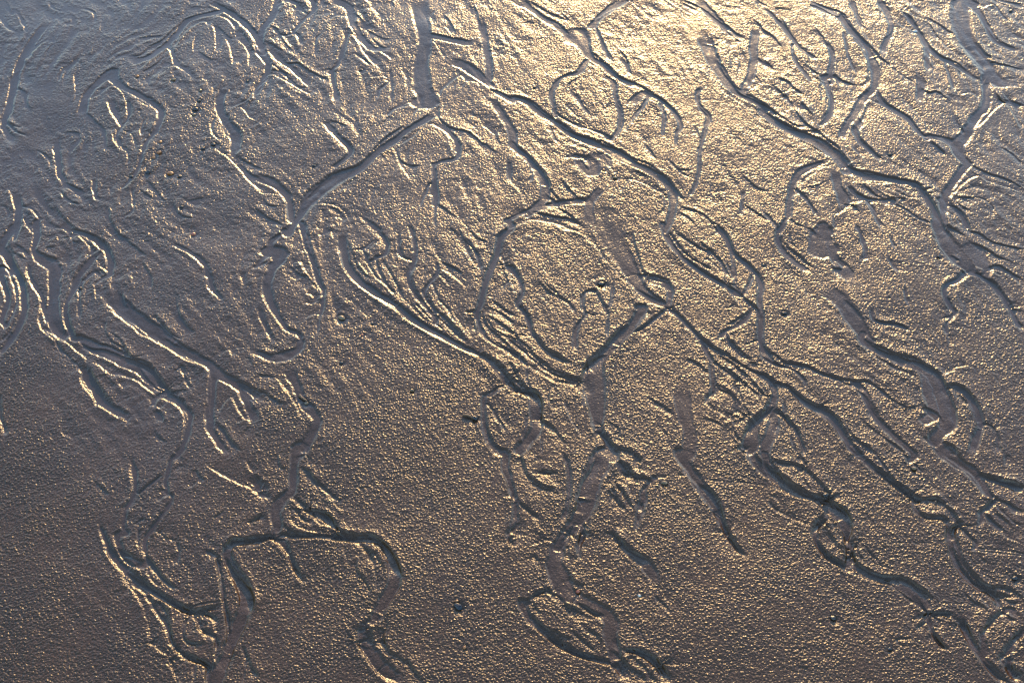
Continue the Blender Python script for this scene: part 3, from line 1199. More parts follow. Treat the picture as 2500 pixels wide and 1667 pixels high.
k 50 750,30 790,60 840,90 850,140
k 50 850,-10 900,20 920,40 900,80 910,140
g 40 18 760,30,50 780,100,50 860,150,50
b 16 860,60 900,60 900,130
g 60 20 980,190,30 930,250,40 920,340,50 890,440,40 870,540,26
b 20 930,260 970,210
k 20 930,330 920,400
b 16 890,480 930,430
b 14 770,160 830,190 900,210
b 24 430,540 460,490 490,500
g 36 30 500,470,40 510,550,40 485,630,30 490,720,16
k 40 480,660 490,570 520,510
b 22 500,620 530,570 555,530
b 20 400,580 440,540 
b 16 480,740 490,710
k 20 400,590 390,660 400,720
k 12 410,620 430,720
g 80 12 340,640,90 320,760,110 360,860,140 400,960,120 500,1000,100 620,1060,110 700,1140,100 700,1240,90 720,1340,80 760,1440,70 820,1568,80
k 30 330,620 260,600 160,630
b 20 180,710 220,840 270,930
k 34 180,680 220,740
b 40 260,940 330,1010 390,1080 440,1120
b 24 440,1120 510,1200 560,1240 620,1250
k 14 250,930 280,910
k 34 430,830 470,880 540,900
k 34 300,940 370,990 420,1050
k 60 480,1010 540,1050 600,1080 660,1095
k 26 440,1030 500,1080 570,1120
b 14 480,1040 560,1090 640,1140
k 24 150,1000 180,960 250,935
g 18 12 260,935 180,970 130,1020
b 16 180,1000 230,980 
k 20 170,1000 200,1060 230,1090
g 60 20 100,1030,60 140,1120,50 230,1200,50 330,1280,50 450,1350,50 560,1390,44 660,1420,40 740,1450,40
b 26 150,1120 200,1200 270,1260
b 64 270,1260 340,1310 420,1355 500,1390 590,1420 700,1445
b 34 700,1445 750,1490 790,1568
k 50 380,1310 450,1345 530,1375 620,1385
k 26 270,1240 380,1300
k 16 160,1080 240,1170 340,1220 450,1270
b 22 420,1220 500,1290 570,1340 640,1380
k 20 520,1170 600,1220 650,1300
k 14 430,1200 540,1290 620,1370
k 30 745,1230 770,1320 780,1400
k 60 780,1330 860,1335 930,1350 1000,1390 1050,1440
g 40 22 780,1345,24 880,1350,40 960,1380,50 1030,1450,60 1080,1540,60
b 14 800,1345 880,1370 950,1430
k 26 830,1370 900,1420 970,1490 1030,1568
k 50 780,1400 840,1460 920,1500 960,1568
b 14 790,1420 850,1490
k 30 730,1400 770,1450 820,1530
k 26 720,1330 790,1400
k 20 1040,1430 1090,1500 1130,1550
g 90 14 1180,0,100 1240,110,80 1300,200,80 1370,290,90 1430,390,70 1470,480,50 1510,560,36 1570,640,24 1620,700,14
b 24 1160,40 1220,120 1280,200 1330,290 1400,380
b 26 1400,390 1460,480 1500,560 1560,650 1630,725
k 50 1300,195 1370,230 1430,290 1460,360 1480,460 1510,540
k 50 1510,560 1560,630 1620,700
k 14 1510,540 1570,590
k 50 700,520 760,580 800,640
k 50 790,600 830,650 900,690 980,720
g 90 16 770,590,50 830,670,60 910,730,80 980,810,90 1010,900,50
b 18 800,680 870,750 950,790
k 14 1000,960 1080,1030 1120,1080
b 14 980,970 1060,1050 1110,1110
k 20 740,520 760,590
g 6 4 370,130 550,130 740,130 
g 7 5 970,155 1100,155 1180,148 1300,170 1450,190 1650,200 1792,230
g 6 4 1000,165 1080,162
b 30 1050,195 1080,195
k 40 1055,205 1090,212
g 60 20 1640,-30,60 1700,60,80 1792,130,90
b 26 1630,-20 1670,70 1740,140 1792,190
T 1860 1107
g 80 30 20,0,60 50,90,80 120,170,90 200,240,80 290,280,60 370,300,60
b 44 0,130 50,180 110,245 180,275
b 44 100,245 170,275 250,300 330,315 400,350
b 26 400,350 425,400 440,440
k 50 20,50 60,90 120,140 180,190 240,240 320,280 440,285
k 50 440,285 520,340 590,400 625,470
g 110 34 400,320,60 460,360,90 530,400,120 570,470,90 590,560,50 600,640,50 610,710,60 590,770,60
k 34 590,440 620,500 600,570
b 34 600,610 605,560 625,540
k 60 620,660 640,720 690,770 760,810 850,830 930,830
k 50 930,830 1010,860 1080,900 1140,950 1180,1010
k 22 600,600 600,680
b 24 600,590 620,660
g 70 14 640,770,60 740,820,60 850,860,60 960,890,90 1050,950,100 1110,1020,80 1140,1080,50
b 34 590,790 650,830 720,860 800,880 860,890
b 34 860,890 940,950 1020,1010 1080,1060 1120,1110
k 30 840,860 920,910 1000,970 1070,1020
b 12 850,860 940,900
g 50 30 440,430,50 390,470,44 365,530,40 370,590,34 410,660,34 460,710,34 530,750,30 590,780,30
k 40 350,520 380,470 440,440
b 20 350,560 370,620 430,690
b 36 430,700 490,750 560,790 620,820
b 60 430,475 460,465 480,480
b 14 380,560 400,500 450,470
k 44 440,500 490,570 540,650
b 16 480,480 510,530 560,600 600,700
b 14 560,650 600,690
k 40 400,610 450,670 540,730 590,760
k 40 60,35 130,55 220,65 290,90
k 50 290,90 350,140 410,200 460,260
k 20 50,70 160,170 260,220 360,280
b 12 190,70 270,130 320,200
k 14 250,110 310,190 350,270
b 50 420,268 455,268
k 60 415,290 455,295
b 14 50,340 100,390 190,440 290,480 340,510
g 14 8 60,310 70,360 140,400
k 14 60,290 110,270
b 22 205,490 220,455 235,470
b 30 620,0 680,50 740,110 820,160
g 60 28 680,20,40 760,90,40 840,140,40 920,210,50 1000,270,50 1060,310,50
b 30 820,160 890,220 960,270 1020,310
k 50 750,90 830,140 890,190 960,230 1020,280
k 60 1010,270 1060,300 1180,300
b 22 1050,320 1110,310 1180,310
b 14 1100,340 1160,360
g 30 28 1030,320,24 1050,380,26 1120,430,28 1230,440,30 1270,480,30 1280,560,40 1290,640,44 1320,720,50 1380,810,50 1450,880,46 1520,920,44 1580,960,40 1630,1030,34
k 30 1080,400 1140,430 1230,435 1265,480
b 14 1040,340 1070,400
k 50 1210,310 1280,360 1330,420 1360,480
b 26 1240,330 1310,390
k 16 1350,480 1400,540 1460,600
g 30 14 1360,480,40 1400,550,30 1460,610,20
b 14 1370,500 1420,570 1470,620
g 30 22 1360,490,20 1320,500,30 1310,570,30 1340,640,30 1370,720,30 1430,800,30 1500,880,30 1580,920,30
k 24 1300,540 1310,500 1350,480
b 20 1320,600 1325,530 1350,500
b 30 1280,640 1330,740 1390,820 1460,880
b 36 1460,880 1520,930 1580,960 1640,1050
k 40 1350,680 1400,770 1460,830 1540,890 1620,900 1700,910
k 34 1310,620 1350,700 1380,780 1450,860 1540,910
k 36 1540,910 1620,940 1710,970
b 20 1600,965 1660,980 1740,990
k 24 1570,930 1700,1000 1780,1010
b 12 1620,920 1720,950
k 30 1640,890 1730,930 1792,1000
k 16 1380,930 1440,990 1510,1060
b 12 1400,940 1500,1060
k 14 1460,990 1540,1060
b 10 1480,960 1560,1060
g 14 8 1560,960 1640,1060
g 26 14 1660,1070 1590,1110 1550,1170 1520,1220
k 24 1510,1220 1560,1140 1640,1070
k 30 1640,1060 1700,1110 1740,1140
g 50 14 1700,1060,50 1760,1140,60
k 34 1700,1290 1740,1230 1792,1190
g 50 20 1800,1200,40 1730,1270,40 1690,1340,60 1680,1430,50
b 26 1740,1280 1792,1230
b 30 1730,1300 1792,1345
k 30 1750,1320 1792,1350
k 60 1700,1420 1740,1470 1792,1510
b 26 1720,1430 1792,1450
b 26 1660,1390 1680,1470 1740,1560
g 60 22 1650,1380,40 1700,1480,50 1770,1568,60
k 14 1590,1420 1640,1380
b 14 1600,1430 1650,1390
g 26 10 1560,1150,30 1510,1250,40 1520,1350,50
k 50 1140,1080 1200,1080 1290,1080 1320,1100
b 30 1170,1100 1240,1105 1290,1130 1340,1160
g 40 14 1340,1120,50 1380,1160,50 1420,1250,50 1460,1330,50 1520,1410,50 1590,1480,50 1680,1568,50
k 50 1390,1120 1420,1200 1460,1280 1500,1330
b 16 1310,1150 1370,1230 1420,1300
b 26 1450,1340 1500,1420 1560,1500 1620,1560
k 44 1510,1400 1580,1460 1640,1520 1720,1568
b 20 1620,1520 1700,1568
g 30 24 1130,1110,40 1150,1160,30 1170,1220,30 1210,1280,24 1270,1340,14
k 20 1050,1185 1120,1150
g 14 14 1120,1150 1060,1185
b 14 1170,1170 1210,1200
k 50 1180,1220 1220,1280 1270,1330
b 26 1160,1230 1200,1290 1280,1360
k 30 1120,1070 1150,1090
g 12 6 1080,1270 950,1265 930,1285 960,1310 1030,1320
k 16 240,1450 320,1455
b 10 240,1460 310,1465
g 100 18 1230,-20,100 1340,60,100 1430,120,90 1490,190,80 1540,270,60 1590,310,30
b 30 1240,10 1330,70 1430,140 1480,210 1520,270 1570,310
k 50 1480,130 1560,160 1640,180 1720,190 1800,225
k 60 1600,160 1700,200 1792,230
g 50 24 1500,150,40 1600,180,50 1700,210,50 1792,250,50
b 14 1700,230 1760,310 1792,330
b 14 1560,190 1680,230 1740,300
g 26 18 1590,315,26 1540,370,36 1500,400,30 1500,450 1490,510
k 26 1510,390 1540,350 1580,320
k 34 1600,310 1680,330 1740,370 1792,400
b 20 1590,320 1660,340 1720,400 1792,420
b 26 1510,405 1560,480 1620,530
b 20 1620,530 1680,580 1760,610
k 20 1530,400 1600,470 1680,540
k 14 1580,360 1650,440 1720,500
g 14 8 1620,370 1700,450 1780,500
g 6 4 640,560 800,570 900,560
g 6 4 1130,590 1270,600
g 6 4 900,610 1080,610 1250,610
g 7 6 1370,635 1500,650 1650,660 1792,685
g 6 5 1370,650 1500,665 1650,680 1792,700
b 26 1030,80 1050,100
k 30 1030,95 1060,120
g 14 10 960,0 1040,70 1100,130
k 14 860,120 900,180
g 12 10 780,0 830,80 900,180
k 14 270,10 310,70
k 14 700,620 780,710 850,800
k 12 640,600 670,680 740,760
b 12 690,620 760,700 860,800
k 12 1500,700 1550,750
b 12 1660,0 1650,80"""
MM = 0.001
TP = 1/2.8
def smooth_line(P, n=4):
    P = np.array(P, float)
    if len(P) < 3: 
        return np.vstack([P[0]+(P[1]-P[0])*k/3.0 for k in range(4)])
    Q = np.vstack([2*P[0]-P[1], P, 2*P[-1]-P[-2]]); out = []
    for i in range(1, len(Q)-2):
        for k in range(n):
            t = k/float(n)
            out.append(.5*((2*Q[i])+(-Q[i-1]+Q[i+1])*t+(2*Q[i-1]-5*Q[i]+4*Q[i+1]-Q[i+2])*t*t+(-Q[i-1]+3*Q[i]-3*Q[i+1]+Q[i+2])*t**3))
    out.append(Q[-2]); return np.array(out)

HC = np.zeros_like(X)          # how far a rill has cut down
HL = np.zeros_like(X); HH = np.zeros_like(X)      # scarps: lowered / raised side
WET = np.zeros_like(X); RIM = np.zeros_like(X)
FLOW = []                      # direction samples of every rill, for the combed relief between them
wob = fbm(X/.012, Y/.012, 5, 3)*0.0022
ampn = 1 + .45*fbm(X/.03, Y/.03, 8, 2)
AMP = 0.070*MM; GAMP = 0.068*MM
def lay(kind, w, d, pts, free):
    L = smooth_line(pts)
    gxp, gyp = ground(L[:, 0], L[:, 1])
    scale = np.hypot(gxp, np.hypot(gyp, CAM_H))/F          # metres per photo pixel
    FLOW.append((gxp[:-1], gyp[:-1], np.diff(gxp), np.diff(gyp)))
    half = np.maximum(L[:, 2]*TP*scale*.5, .0008)
    reach = (half.max()*2.2 + .006) if kind == 'g' else .034
    i0, i1 = np.searchsorted(gx, [gxp.min()-reach, gxp.max()+reach])
    j0, j1 = np.searchsorted(gy, [gyp.min()-reach, gyp.max()+reach])
    if i1-i0 < 2 or j1-j0 < 2: return
    x = X[j0:j1, i0:i1]; y = Y[j0:j1, i0:i1]
    best = np.full(x.shape, 1e9, np.float32); side = np.ones_like(best); hw = np.ones_like(best)*.001; par = np.zeros_like(best)
    seg = np.hypot(np.diff(gxp), np.diff(gyp)); cum = np.concatenate([[0], np.cumsum(seg)]); tot = cum[-1]
    for k in range(len(seg)):
        ax, ay = gxp[k], gyp[k]; dx, dy = gxp[k+1]-ax, gyp[k+1]-ay; l2 = dx*dx+dy*dy
        if l2 < 1e-12: continue
        a0, a1 = np.searchsorted(gx[i0:i1], [min(ax, ax+dx)-reach, max(ax, ax+dx)+reach])
        b0, b1 = np.searchsorted(gy[j0:j1], [min(ay, ay+dy)-reach, max(ay, ay+dy)+reach])
        if a1 <= a0 or b1 <= b0: continue
        xs = x[b0:b1, a0:a1]-ax; ys = y[b0:b1, a0:a1]-ay
        t = np.clip((xs*dx+ys*dy)/l2, 0, 1)
        ex = xs-t*dx; ey = ys-t*dy; d2 = ex*ex+ey*ey
        B = best[b0:b1, a0:a1]; m = d2 < B
        B[m] = d2[m]
        side[b0:b1, a0:a1][m] = np.sign(dx*ys-dy*xs)[m]
        hw[b0:b1, a0:a1][m] = (half[k]+(half[k+1]-half[k])*t)[m]
        par[b0:b1, a0:a1][m] = (cum[k]+t*seg[k])[m]
    D = np.sqrt(best)
    ok = best < 1e8
    wv = wob[j0:j1, i0:i1]; an = ampn[j0:j1, i0:i1]
    if kind == 'g':
        soft = np.minimum(hw*.9, np.maximum(.0017, (hw-.010)*.7))+.0005
        prof = sstep(1, 0, (D+wv-(hw-soft))/(2*soft))
        prof = np.where(ok, prof, 0)
        en = .008+hw*1.6
        endt = (sstep(-.002, en, par) if free[0] else 1.)*(sstep(-.002, en, tot-par) if free[1] else 1.)
        # gentle bottom: deepest along the outer bank
        dd_ = d if w < 10 else 7+.85*d
        wide = sstep(.030, .012, hw)
        cut = dd_*(.45+.55*wide)*GAMP*prof*(.85+.15*an)*(.1+.9*endt)
        rim = dd_*GAMP*.10*np.exp(-((D+wv-hw-.0035)/.0035)**2)*endt*ok
        RIM[j0:j1, i0:i1] = np.maximum(RIM[j0:j1, i0:i1], rim)
        HC[j0:j1, i0:i1] = np.maximum(HC[j0:j1, i0:i1], cut)
        WET[j0:j1, i0:i1] = np.maximum(WET[j0:j1, i0:i1], prof*(.35+.65*wide)*(.25+.75*endt)*min(1, .35+d/16.))
    else:
        A = (14+.8*d)*(1.25 if kind == 'k' else 1.)*AMP
        s = D*side*(1 if kind == 'b' else -1) + wv*.7
        tw = (.0007 + .00050*A/MM) if kind == 'b' else (.0006 + .00026*A/MM)
        Ll = .009; Lh = .0065
        te = .014 if tot > .03 else .006
        e = (sstep(0, te, par) if free[0] else 1.)*(sstep(0, te, tot-par) if free[1] else 1.)
        A = A*an*(.15+.85*e)*np.where((par <= 1e-6) | (par >= tot-1e-6), np.exp(-D/.0015), 1)
        th = np.tanh(s/tw)
        low = np.where(ok & (s > 0), A*.66*th*np.exp(-D/Ll)*sstep(.034, .02, D), 0)
        high = np.where(ok & (s <= 0), -A*.34*th*np.exp(-D/Lh)*sstep(.034, .02, D), 0)
        HL[j0:j1, i0:i1] += low; HH[j0:j1, i0:i1] += high
ox = oy = 0; LINES = []
for line in TR.strip().split('\n'):
    tk = line.split()
    if not tk: continue
    if tk[0] == 'T': ox, oy = float(tk[1]), float(tk[2]); continue
    nums = [float(t) for t in tk[1:] if ',' not in t]; pts = [tuple(float(v) for v in t.split(',')) for t in tk[1:] if ',' in t]
    if len(pts) < 2: continue
    w, d = (nums[0], nums[1]) if tk[0] == 'g' else (0, nums[0])
    last = next((p[2] for p in pts if len(p) > 2), w) if tk[0] == 'g' else 0; q = []
    if tk[0] == 'g' and len(pts[0]) < 3: last = w
    for p in pts:
        if len(p) > 2: last = p[2]
        q.append((p[0]*TP+ox, p[1]*TP+oy, last))
    LINES.append([tk[0], w, d, q, [True, True]])
# rills run on into one another, and banks carry on where the next stretch begins
dense = [smooth_line([p[:2] for p in L_[3]], 3) for L_ in LINES]
own = np.concatenate([np.full(len(a), k) for k, a in enumerate(dense)]); allp = np.vstack(dense)
isg = np.array([L_[0] == 'g' for L_ in LINES])
for k, (kind, w, d, q, free) in enumerate(LINES):
    for e_ in (0, 1):
        p = q[0] if e_ == 0 else q[-1]
        if kind == 'g':
            m = isg[own] & (own != k); dd = np.hypot(allp[m][:, 0]-p[0], allp[m][:, 1]-p[1]); b = int(dd.argmin())
            if dd[b] < 9+p[2]*TP*.7:
                free[e_] = False; t = allp[m][b]
                if dd[b] > 3: (q.insert(0, (t[0], t[1], p[2])) if e_ == 0 else q.append((t[0], t[1], p[2])))
        else:
            for k2, L2 in enumerate(LINES):
                if k2 == k or L2[0] != kind: continue
                t = L2[3][-1] if e_ == 0 else L2[3][0]; dd = math.hypot(t[0]-p[0], t[1]-p[1])
                if dd < 13:
                    free[e_] = False
                    if dd > 2: (q.insert(0, ((t[0]+p[0])/2, (t[1]+p[1])/2, 0)) if e_ == 0 else q.append(((t[0]+p[0])/2, (t[1]+p[1])/2, 0)))
                    break
for L_ in LINES: lay(*L_)
cap = .006
HL = cap*np.tanh(HL/cap); HH = cap*.7*np.tanh(HH/(cap*.7))

# ------------------------------------------------------------------ the rest of the relief: runnels combed down the beach, pellets, slow swells
wx = X + .012*fbm(X/.05, Y/.05, 21, 2); wy = Y + .012*fbm(X/.05+40, Y/.05, 23, 2)
ang = math.radians(-58)         # the water ran away to the lower right
u = wx*math.cos(ang)+wy*math.sin(ang); v = -wx*math.sin(ang)+wy*math.cos(ang)
r1 = fbm(u/.034, v/.0105, 31, 3, .55); r2 = fbm(u/.016+9, v/.0048, 37, 2)
comb = (1-np.abs(r1)*2.2)*.55 + r2*.5
lump = fbm(X/.013, Y/.013, 51, 3, .6)
patchy = np.clip(.55+.9*fbm(X/.07, Y/.07, 55, 2), .1, 1.4)
chan = np.clip(WET, 0, 1)
# relief combed along the rills: noise smeared along the local direction of flow
fc = .0022; fx0, fy0 = -1.2, 1.02; FNX, FNY = int(2.4/fc), int(1.85/fc)
def blur(a, sig):
    ky = np.fft.fftfreq(a.shape[0])[:, None]; kx = np.fft.rfftfreq(a.shape[1])[None, :]
    return np.fft.irfft2(np.fft.rfft2(a)*np.exp(-2*(math.pi*sig)**2*(kx*kx+ky*ky)), a.shape)
tc_, ts_ = np.zeros((FNY, FNX)), np.zeros((FNY, FNX))
for a, b, dx, dy in FLOW:
    for t in (0, .25, .5, .75):
        i = ((a+dx*t-fx0)/fc).astype(int); j = ((b+dy*t-fy0)/fc).astype(int); ok = (i >= 0) & (i < FNX) & (j >= 0) & (j < FNY)
        th = 2*np.arctan2(dy, dx); wgt = np.hypot(dx, dy)
        np.add.at(tc_, (j[ok], i[ok]), (wgt*np.cos(th))[ok]); np.add.at(ts_, (j[ok], i[ok]), (wgt*np.sin(th))[ok])
tc1, ts1 = blur(tc_, 8), blur(ts_, 8); tc2, ts2 = blur(tc_, 30), blur(ts_, 30)
pr = 2*math.radians(-62); eps = np.abs(tc2).mean()*.15
th = .5*np.arctan2(ts1*2+ts2+eps*math.sin(pr), tc1*2+tc2+eps*math.cos(pr))
fu_, fv_ = np.cos(th), np.sin(th)
def bil(a, x, y):
    x = np.clip(x, 0, FNX-1.001); y = np.clip(y, 0, FNY-1.001); i = x.astype(int); j = y.astype(int); x = x-i; y = y-j
    return (a[j, i]*(1-x)+a[j, i+1]*x)*(1-y)+(a[j+1, i]*(1-x)+a[j+1, i+1]*x)*y
def lic(seed, sig, steps, h):
    rs = np.random.RandomState(seed); n0 = rs.normal(size=(FNY, FNX)); n0 = blur(n0, sig); n0 /= n0.std()
    gyy, gxx = np.mgrid[0:FNY, 0:FNX].astype(float); acc = n0.copy(); wsum = 1.
    for sgn in (1, -1):
        x, y = gxx.copy(), gyy.copy(); pu, pv_ = fu_*sgn, fv_*sgn
        for k in range(steps):
            x += pu*h; y += pv_*h
            w_ = .5+.5*math.cos(math.pi*(k+1)/(steps+1)); acc += bil(n0, x, y)*w_; wsum += w_
            xi = np.clip(x, 0, FNX-1).astype(int); yi = np.clip(y, 0, FNY-1).astype(int)
            qu, qv = fu_[yi, xi], fv_[yi, xi]; sg = np.where(qu*pu+qv*pv_ < 0, -1., 1.); pu, pv_ = qu*sg, qv*sg
    acc -= blur(acc, sig*6); return acc/acc.std()
l1 = lic(1, 1.1, 13, 1.3); l2 = lic(2, 2.4, 14, 2.4)
streak = .45*l1 + .8*l2 - .5*np.maximum(0, -l2-.6)**1.5*1.4      # narrow cut lines between broad backs
def up(a): return bil(a, (X-fx0)/fc, (Y-fy0)/fc).astype(np.float32)
streak = up(streak)
H = -HC - HL + HH + RIM*(1-np.clip(WET*1.6, 0, 1))
H += relief*patchy*(streak*.40+lump*.95)*MM*(1-.55*chan)*inside + streak*(.05+.13*chan*(1-relief*.5))*MM*inside
H += lump*.11*MM*(1-.6*chan) + fbm(X/.0042, Y/.0042, 57, 2)*.07*MM*(1-.85*chan)*(.4+.6*grain)
H += fbm(X/.16, Y/.16, 61, 2)*1.6*MM + fbm(X/.05, Y/.05, 63, 2)*.5*MM*(.4+relief)
# small pellets of sand thrown up by the draining water, each a low dome
def pellets(cell, seed, rmin, rmax, keep):
    rs = np.random.RandomState(seed); n = 256
    jx = rs.rand(n, n).astype(np.float32); jy = rs.rand(n, n).astype(np.float32); rd = (rmin+(rmax-rmin)*rs.rand(n, n)**2).astype(np.float32)
    rd[rs.rand(n, n) > keep] = 0
    cx = X/cell; cy = Y/cell
    ix = np.floor(cx).astype(np.int32); iy = np.floor(cy).astype(np.int32); o = np.zeros_like(X)
    for a in (-1, 0, 1):
        for b in (-1, 0, 1):
            kx = (ix+a) % n; ky = (iy+b) % n; R_ = rd[ky, kx]
            d2 = ((ix+a+jx[ky, kx]-cx)**2 + (iy+b+jy[ky, kx]-cy)**2)*cell*cell
            o = np.maximum(o, np.where(R_ > 0, R_*np.clip(1-d2/np.maximum(R_, 1e-6)**2, 0, 1)**.75, 0))
    return o
pe = np.maximum(np.maximum(pellets(.0031, 101, .0011, .0021, .75), pellets(.0026, 105, .0009, .0017, .6)), pellets(.0021, 103, .0008, .0013, .8))
pv = np.clip(.9+.45*fbm(X/.05, Y/.05, 107, 3), .5, 1.4)
H += pe*.62*grain*(1-(.66+.2*relief)*chan)*pv*inside
# outside the traced part: the same kind of braided rills, grown from noise
out = 1-inside
if True:
    bx = X+.05*fbm(X/.12, Y/.12, 71, 3); by = Y+.05*fbm(X/.12+7, Y/.12, 73, 3)
    uu = bx*math.cos(ang)+by*math.sin(ang); vv = -bx*math.sin(ang)+by*math.cos(ang)
    q1 = np.abs(fbm(uu/.22, vv/.11, 75, 2)); q2 = np.abs(fbm(uu/.10+5, vv/.045, 77, 2))
    fade = np.exp(-np.maximum(0, np.hypot(X, Y-1.5)-3)/6.)
    c1 = sstep(.07, .02, q1); c2 = sstep(.09, .02, q2)*.5
    oc = np.maximum(c1, c2)*out
    H += (-oc*2.2*MM + out*(comb*.4+lump*.3)*MM*.5*(1-oc))*fade
    chan = np.maximum(chan, oc)
PB = 'pebble'
STONES = [   # name, category, label, photo x, y, radius in photo px, material, stretch, turn
 (PB, PB, 'red brown pebble alone on smooth sand left of centre, above the long gold-lit bank', 472, 571, 6.5, 'red', 1.25, .3),
 ('sand_lump', 'lump', 'tan lump beside a small hole, on pitted sand right of the left rills', 834, 775, 9, 'tan', 1.4, -.3),
 ('sand_lump', 'lump', 'small dark lump below the tan lump on the pitted sand', 833, 885, 6, 'dark', 1.3, .1),
 (PB, PB, 'tan pebble at the tip of the dark twig in the left middle rill', 748, 984, 6, 'tan', 1.2, .4),
 (PB, PB, 'golden pebble alone in the middle of the dark pitted sand', 1006, 953, 6, 'tan', 1.2, 0.),
 (PB, PB, 'dark stone at the head of the small rill loop in the central island', 1469, 690, 9, 'dark', 1.5, .6),
 (PB, PB, 'dark pebble on open sand right of the central rills, above the long thin rill', 1915, 764, 7, 'dark', 1.4, 0.),
 ('stone', 'stone', 'largest dark stone with a rusty tip on bare sand at the bottom centre', 1118, 1480, 11, 'dark', 1.5, -.7, dict(angular=.4)),
 (PB, PB, 'rusty tan crumb resting on the upper end of the largest dark stone', 1115, 1468, 5, 'orange', 1.1, 0., dict(sink=.05)),  # the stone's sunlit upper tip, put in as an orange piece
 (PB, PB, 'small orange pebble below the largest dark stone', 1133, 1580, 6, 'orange', 1.1, .5),
 (PB, PB, 'round dark pebble with a lit top on bare sand at lower right', 2034, 1507, 8.5, 'dark', 1.1, 0., dict(high=.9)),
 (PB, PB, 'small dark pebble nearest the bottom edge at lower right', 2172, 1583, 6, 'dark', 1.1, 0.),
 (PB, PB, 'round dark pebble close to the right edge among the lower right rills', 2478, 1409, 8, 'dark', 1.1, 0., dict(high=.9)),
 (PB, PB, 'dark pebble lodged in the bank where the lower right rill bends', 2016, 1208, 8, 'dark', 1.3, .2),
 (PB, PB, 'light brown pebble on sand between two right hand rills', 2231, 1143, 6, 'tan', 1.3, -.4),
 ('sand_lump', 'lump', 'small brown lump just right of the deep black notch beside the central rill', 1622, 1178, 7, 'tan', 1.6, .1, dict(high=.5)),
 (PB, PB, 'highest tan pebble of the upper left gravelly patch, below a sharp sand crest', 423, 196, 6, 'tan', 1.4, .1),
 (PB, PB, 'tan pebble at the upper right of the upper left gravelly patch', 489, 222, 5, 'tan', 1.1, 0.),
 (PB, PB, 'small dark pebble just above the largest dark one in the upper left patch', 486, 247, 5, 'dark', 1.2, 0.),
 (PB, PB, 'largest dark pebble of the upper left gravelly patch', 477, 267, 7.5, 'dark', 1.4, .1),
 (PB, PB, 'tan pebble touching the underside of the largest dark one in the upper left patch', 473, 280, 5, 'tan', 1.4, 0.),
 (PB, PB, 'dark pebble at the right edge of the upper left gravelly patch', 521, 353, 6.5, 'dark', 1.3, .2),
 (PB, PB, 'dark pebble left of and just below the one at the right edge of the patch', 495, 363, 6, 'dark', 1.3, -.1),
 (PB, PB, 'black pebble beside the narrow rill at the lower left of the gravelly patch', 361, 421, 6.5, 'dark', 1.5, .3),
 (PB, PB, 'brightest orange pebble low in the upper left gravelly patch', 416, 423, 7.5, 'orange', 1.6, 0.),
 (PB, PB, 'flat dark pebble right of the brightest orange pebble', 439, 430, 5.5, 'dark', 1.6, .1),
 (PB, PB, 'orange pebble at the top of the cluster along the upper left rill edge', 392, 348, 5, 'orange', 1.2, 0.),
 (PB, PB, 'orange pebble in the middle of the cluster along the upper left rill edge', 388, 373, 6, 'orange', 1.5, .2),
 (PB, PB, 'rust coloured pebble lowest in the cluster along the upper left rill edge', 375, 385, 5.5, 'orange', 1.2, -.5),
 (PB, PB, 'dark pebble on sand below the gravelly patch, left of a fading rill', 443, 505, 5.5, 'dark', 1.2, 0.),
 (PB, PB, 'tiny dark pebble on the flat sand right of the gravelly patch', 604, 198, 4.5, 'dark', 1.2, 0.),
 (PB, PB, 'dark pebble in the narrow rill left of the gravelly patch', 320, 431, 5, 'dark', 1.3, .4),
 (PB, PB, 'tiny yellow pebble in the broad wet rill at upper centre', 1474, 415, 5, 'orange', 1.1, 0.),
 (PB, PB, 'tan pebble half sunk in the wet rill floor right of the tiny yellow one', 1502, 434, 6, 'tan', 1.3, .2, dict(sink=.4)),
 (PB, PB, 'tiny dark pebble on sparkling sand near the top centre', 1304, 215, 4.5, 'dark', 1.2, 0.),
 (PB, PB, 'dark pebble alone on the smooth sand plateau at upper right', 2172, 378, 5.5, 'dark', 1.4, 0.),
 (PB, PB, 'dark pebble near the top right corner', 2468, 27, 5.5, 'dark', 1.2, .3),
 ('shell_fragment', 'shell', 'pale shell fragment beside a thin rill near the top right', 2233, 75, 5.5, 'pale', 1.9, -.3, dict(high=.35, angular=.5)),
 (PB, PB, 'tiny dark pebble on the coarse sand island left of upper centre', 766, 405, 5, 'dark', 1.4, 0.),
 (PB, PB, 'dark flat pebble on the sand fan near the top, left of centre', 882, 171, 5, 'dark', 1.6, 0., dict(high=.5)),
 (PB, PB, 'tiny red pebble just above the long gold-lit bank, right of the tan lump', 884, 817, 4.5, 'red', 1.1, 0.),
 (PB, PB, 'tiny dark pebble right of the tan lump on the pitted sand', 909, 789, 5, 'dark', 1.3, 0.),  # dark body put in for the shade of a small hole
 ('stone', 'stone', 'dark stone on pitted sand beside the rill loop below centre', 1160, 1020, 8, 'dark', 1.3, -.5),
 (PB, PB, 'tiny dark pebble on the bank between two left edge rills', 196, 703, 5, 'dark', 1.2, 0.),
 (PB, PB, 'tiny dark pebble right of the rill crossing at centre right', 1864, 646, 5, 'dark', 1.2, 0.),
 (PB, PB, 'tiny dark pebble above the forked rill at the right edge', 2292, 627, 4.5, 'dark', 1.2, 0.),
 (PB, PB, 'pinkish pebble on the soft rill floor at the lower centre', 1411, 1443, 5, 'red', 1.6, .1),
 (PB, PB, 'pale pebble on bare sand at lower centre, right of the fading shallow rill', 1561, 1453, 5, 'pale', 1.2, 0.),
 (PB, PB, 'tiny tan pebble on dark sand in the lower left, left of the bent rill', 706, 1571, 4.5, 'orange', 1.1, 0.),
 (PB, PB, 'orange pebble at the foot of a low crest beside the upper left broad rill', 335, 188, 5, 'orange', 1.3, 0.),
]
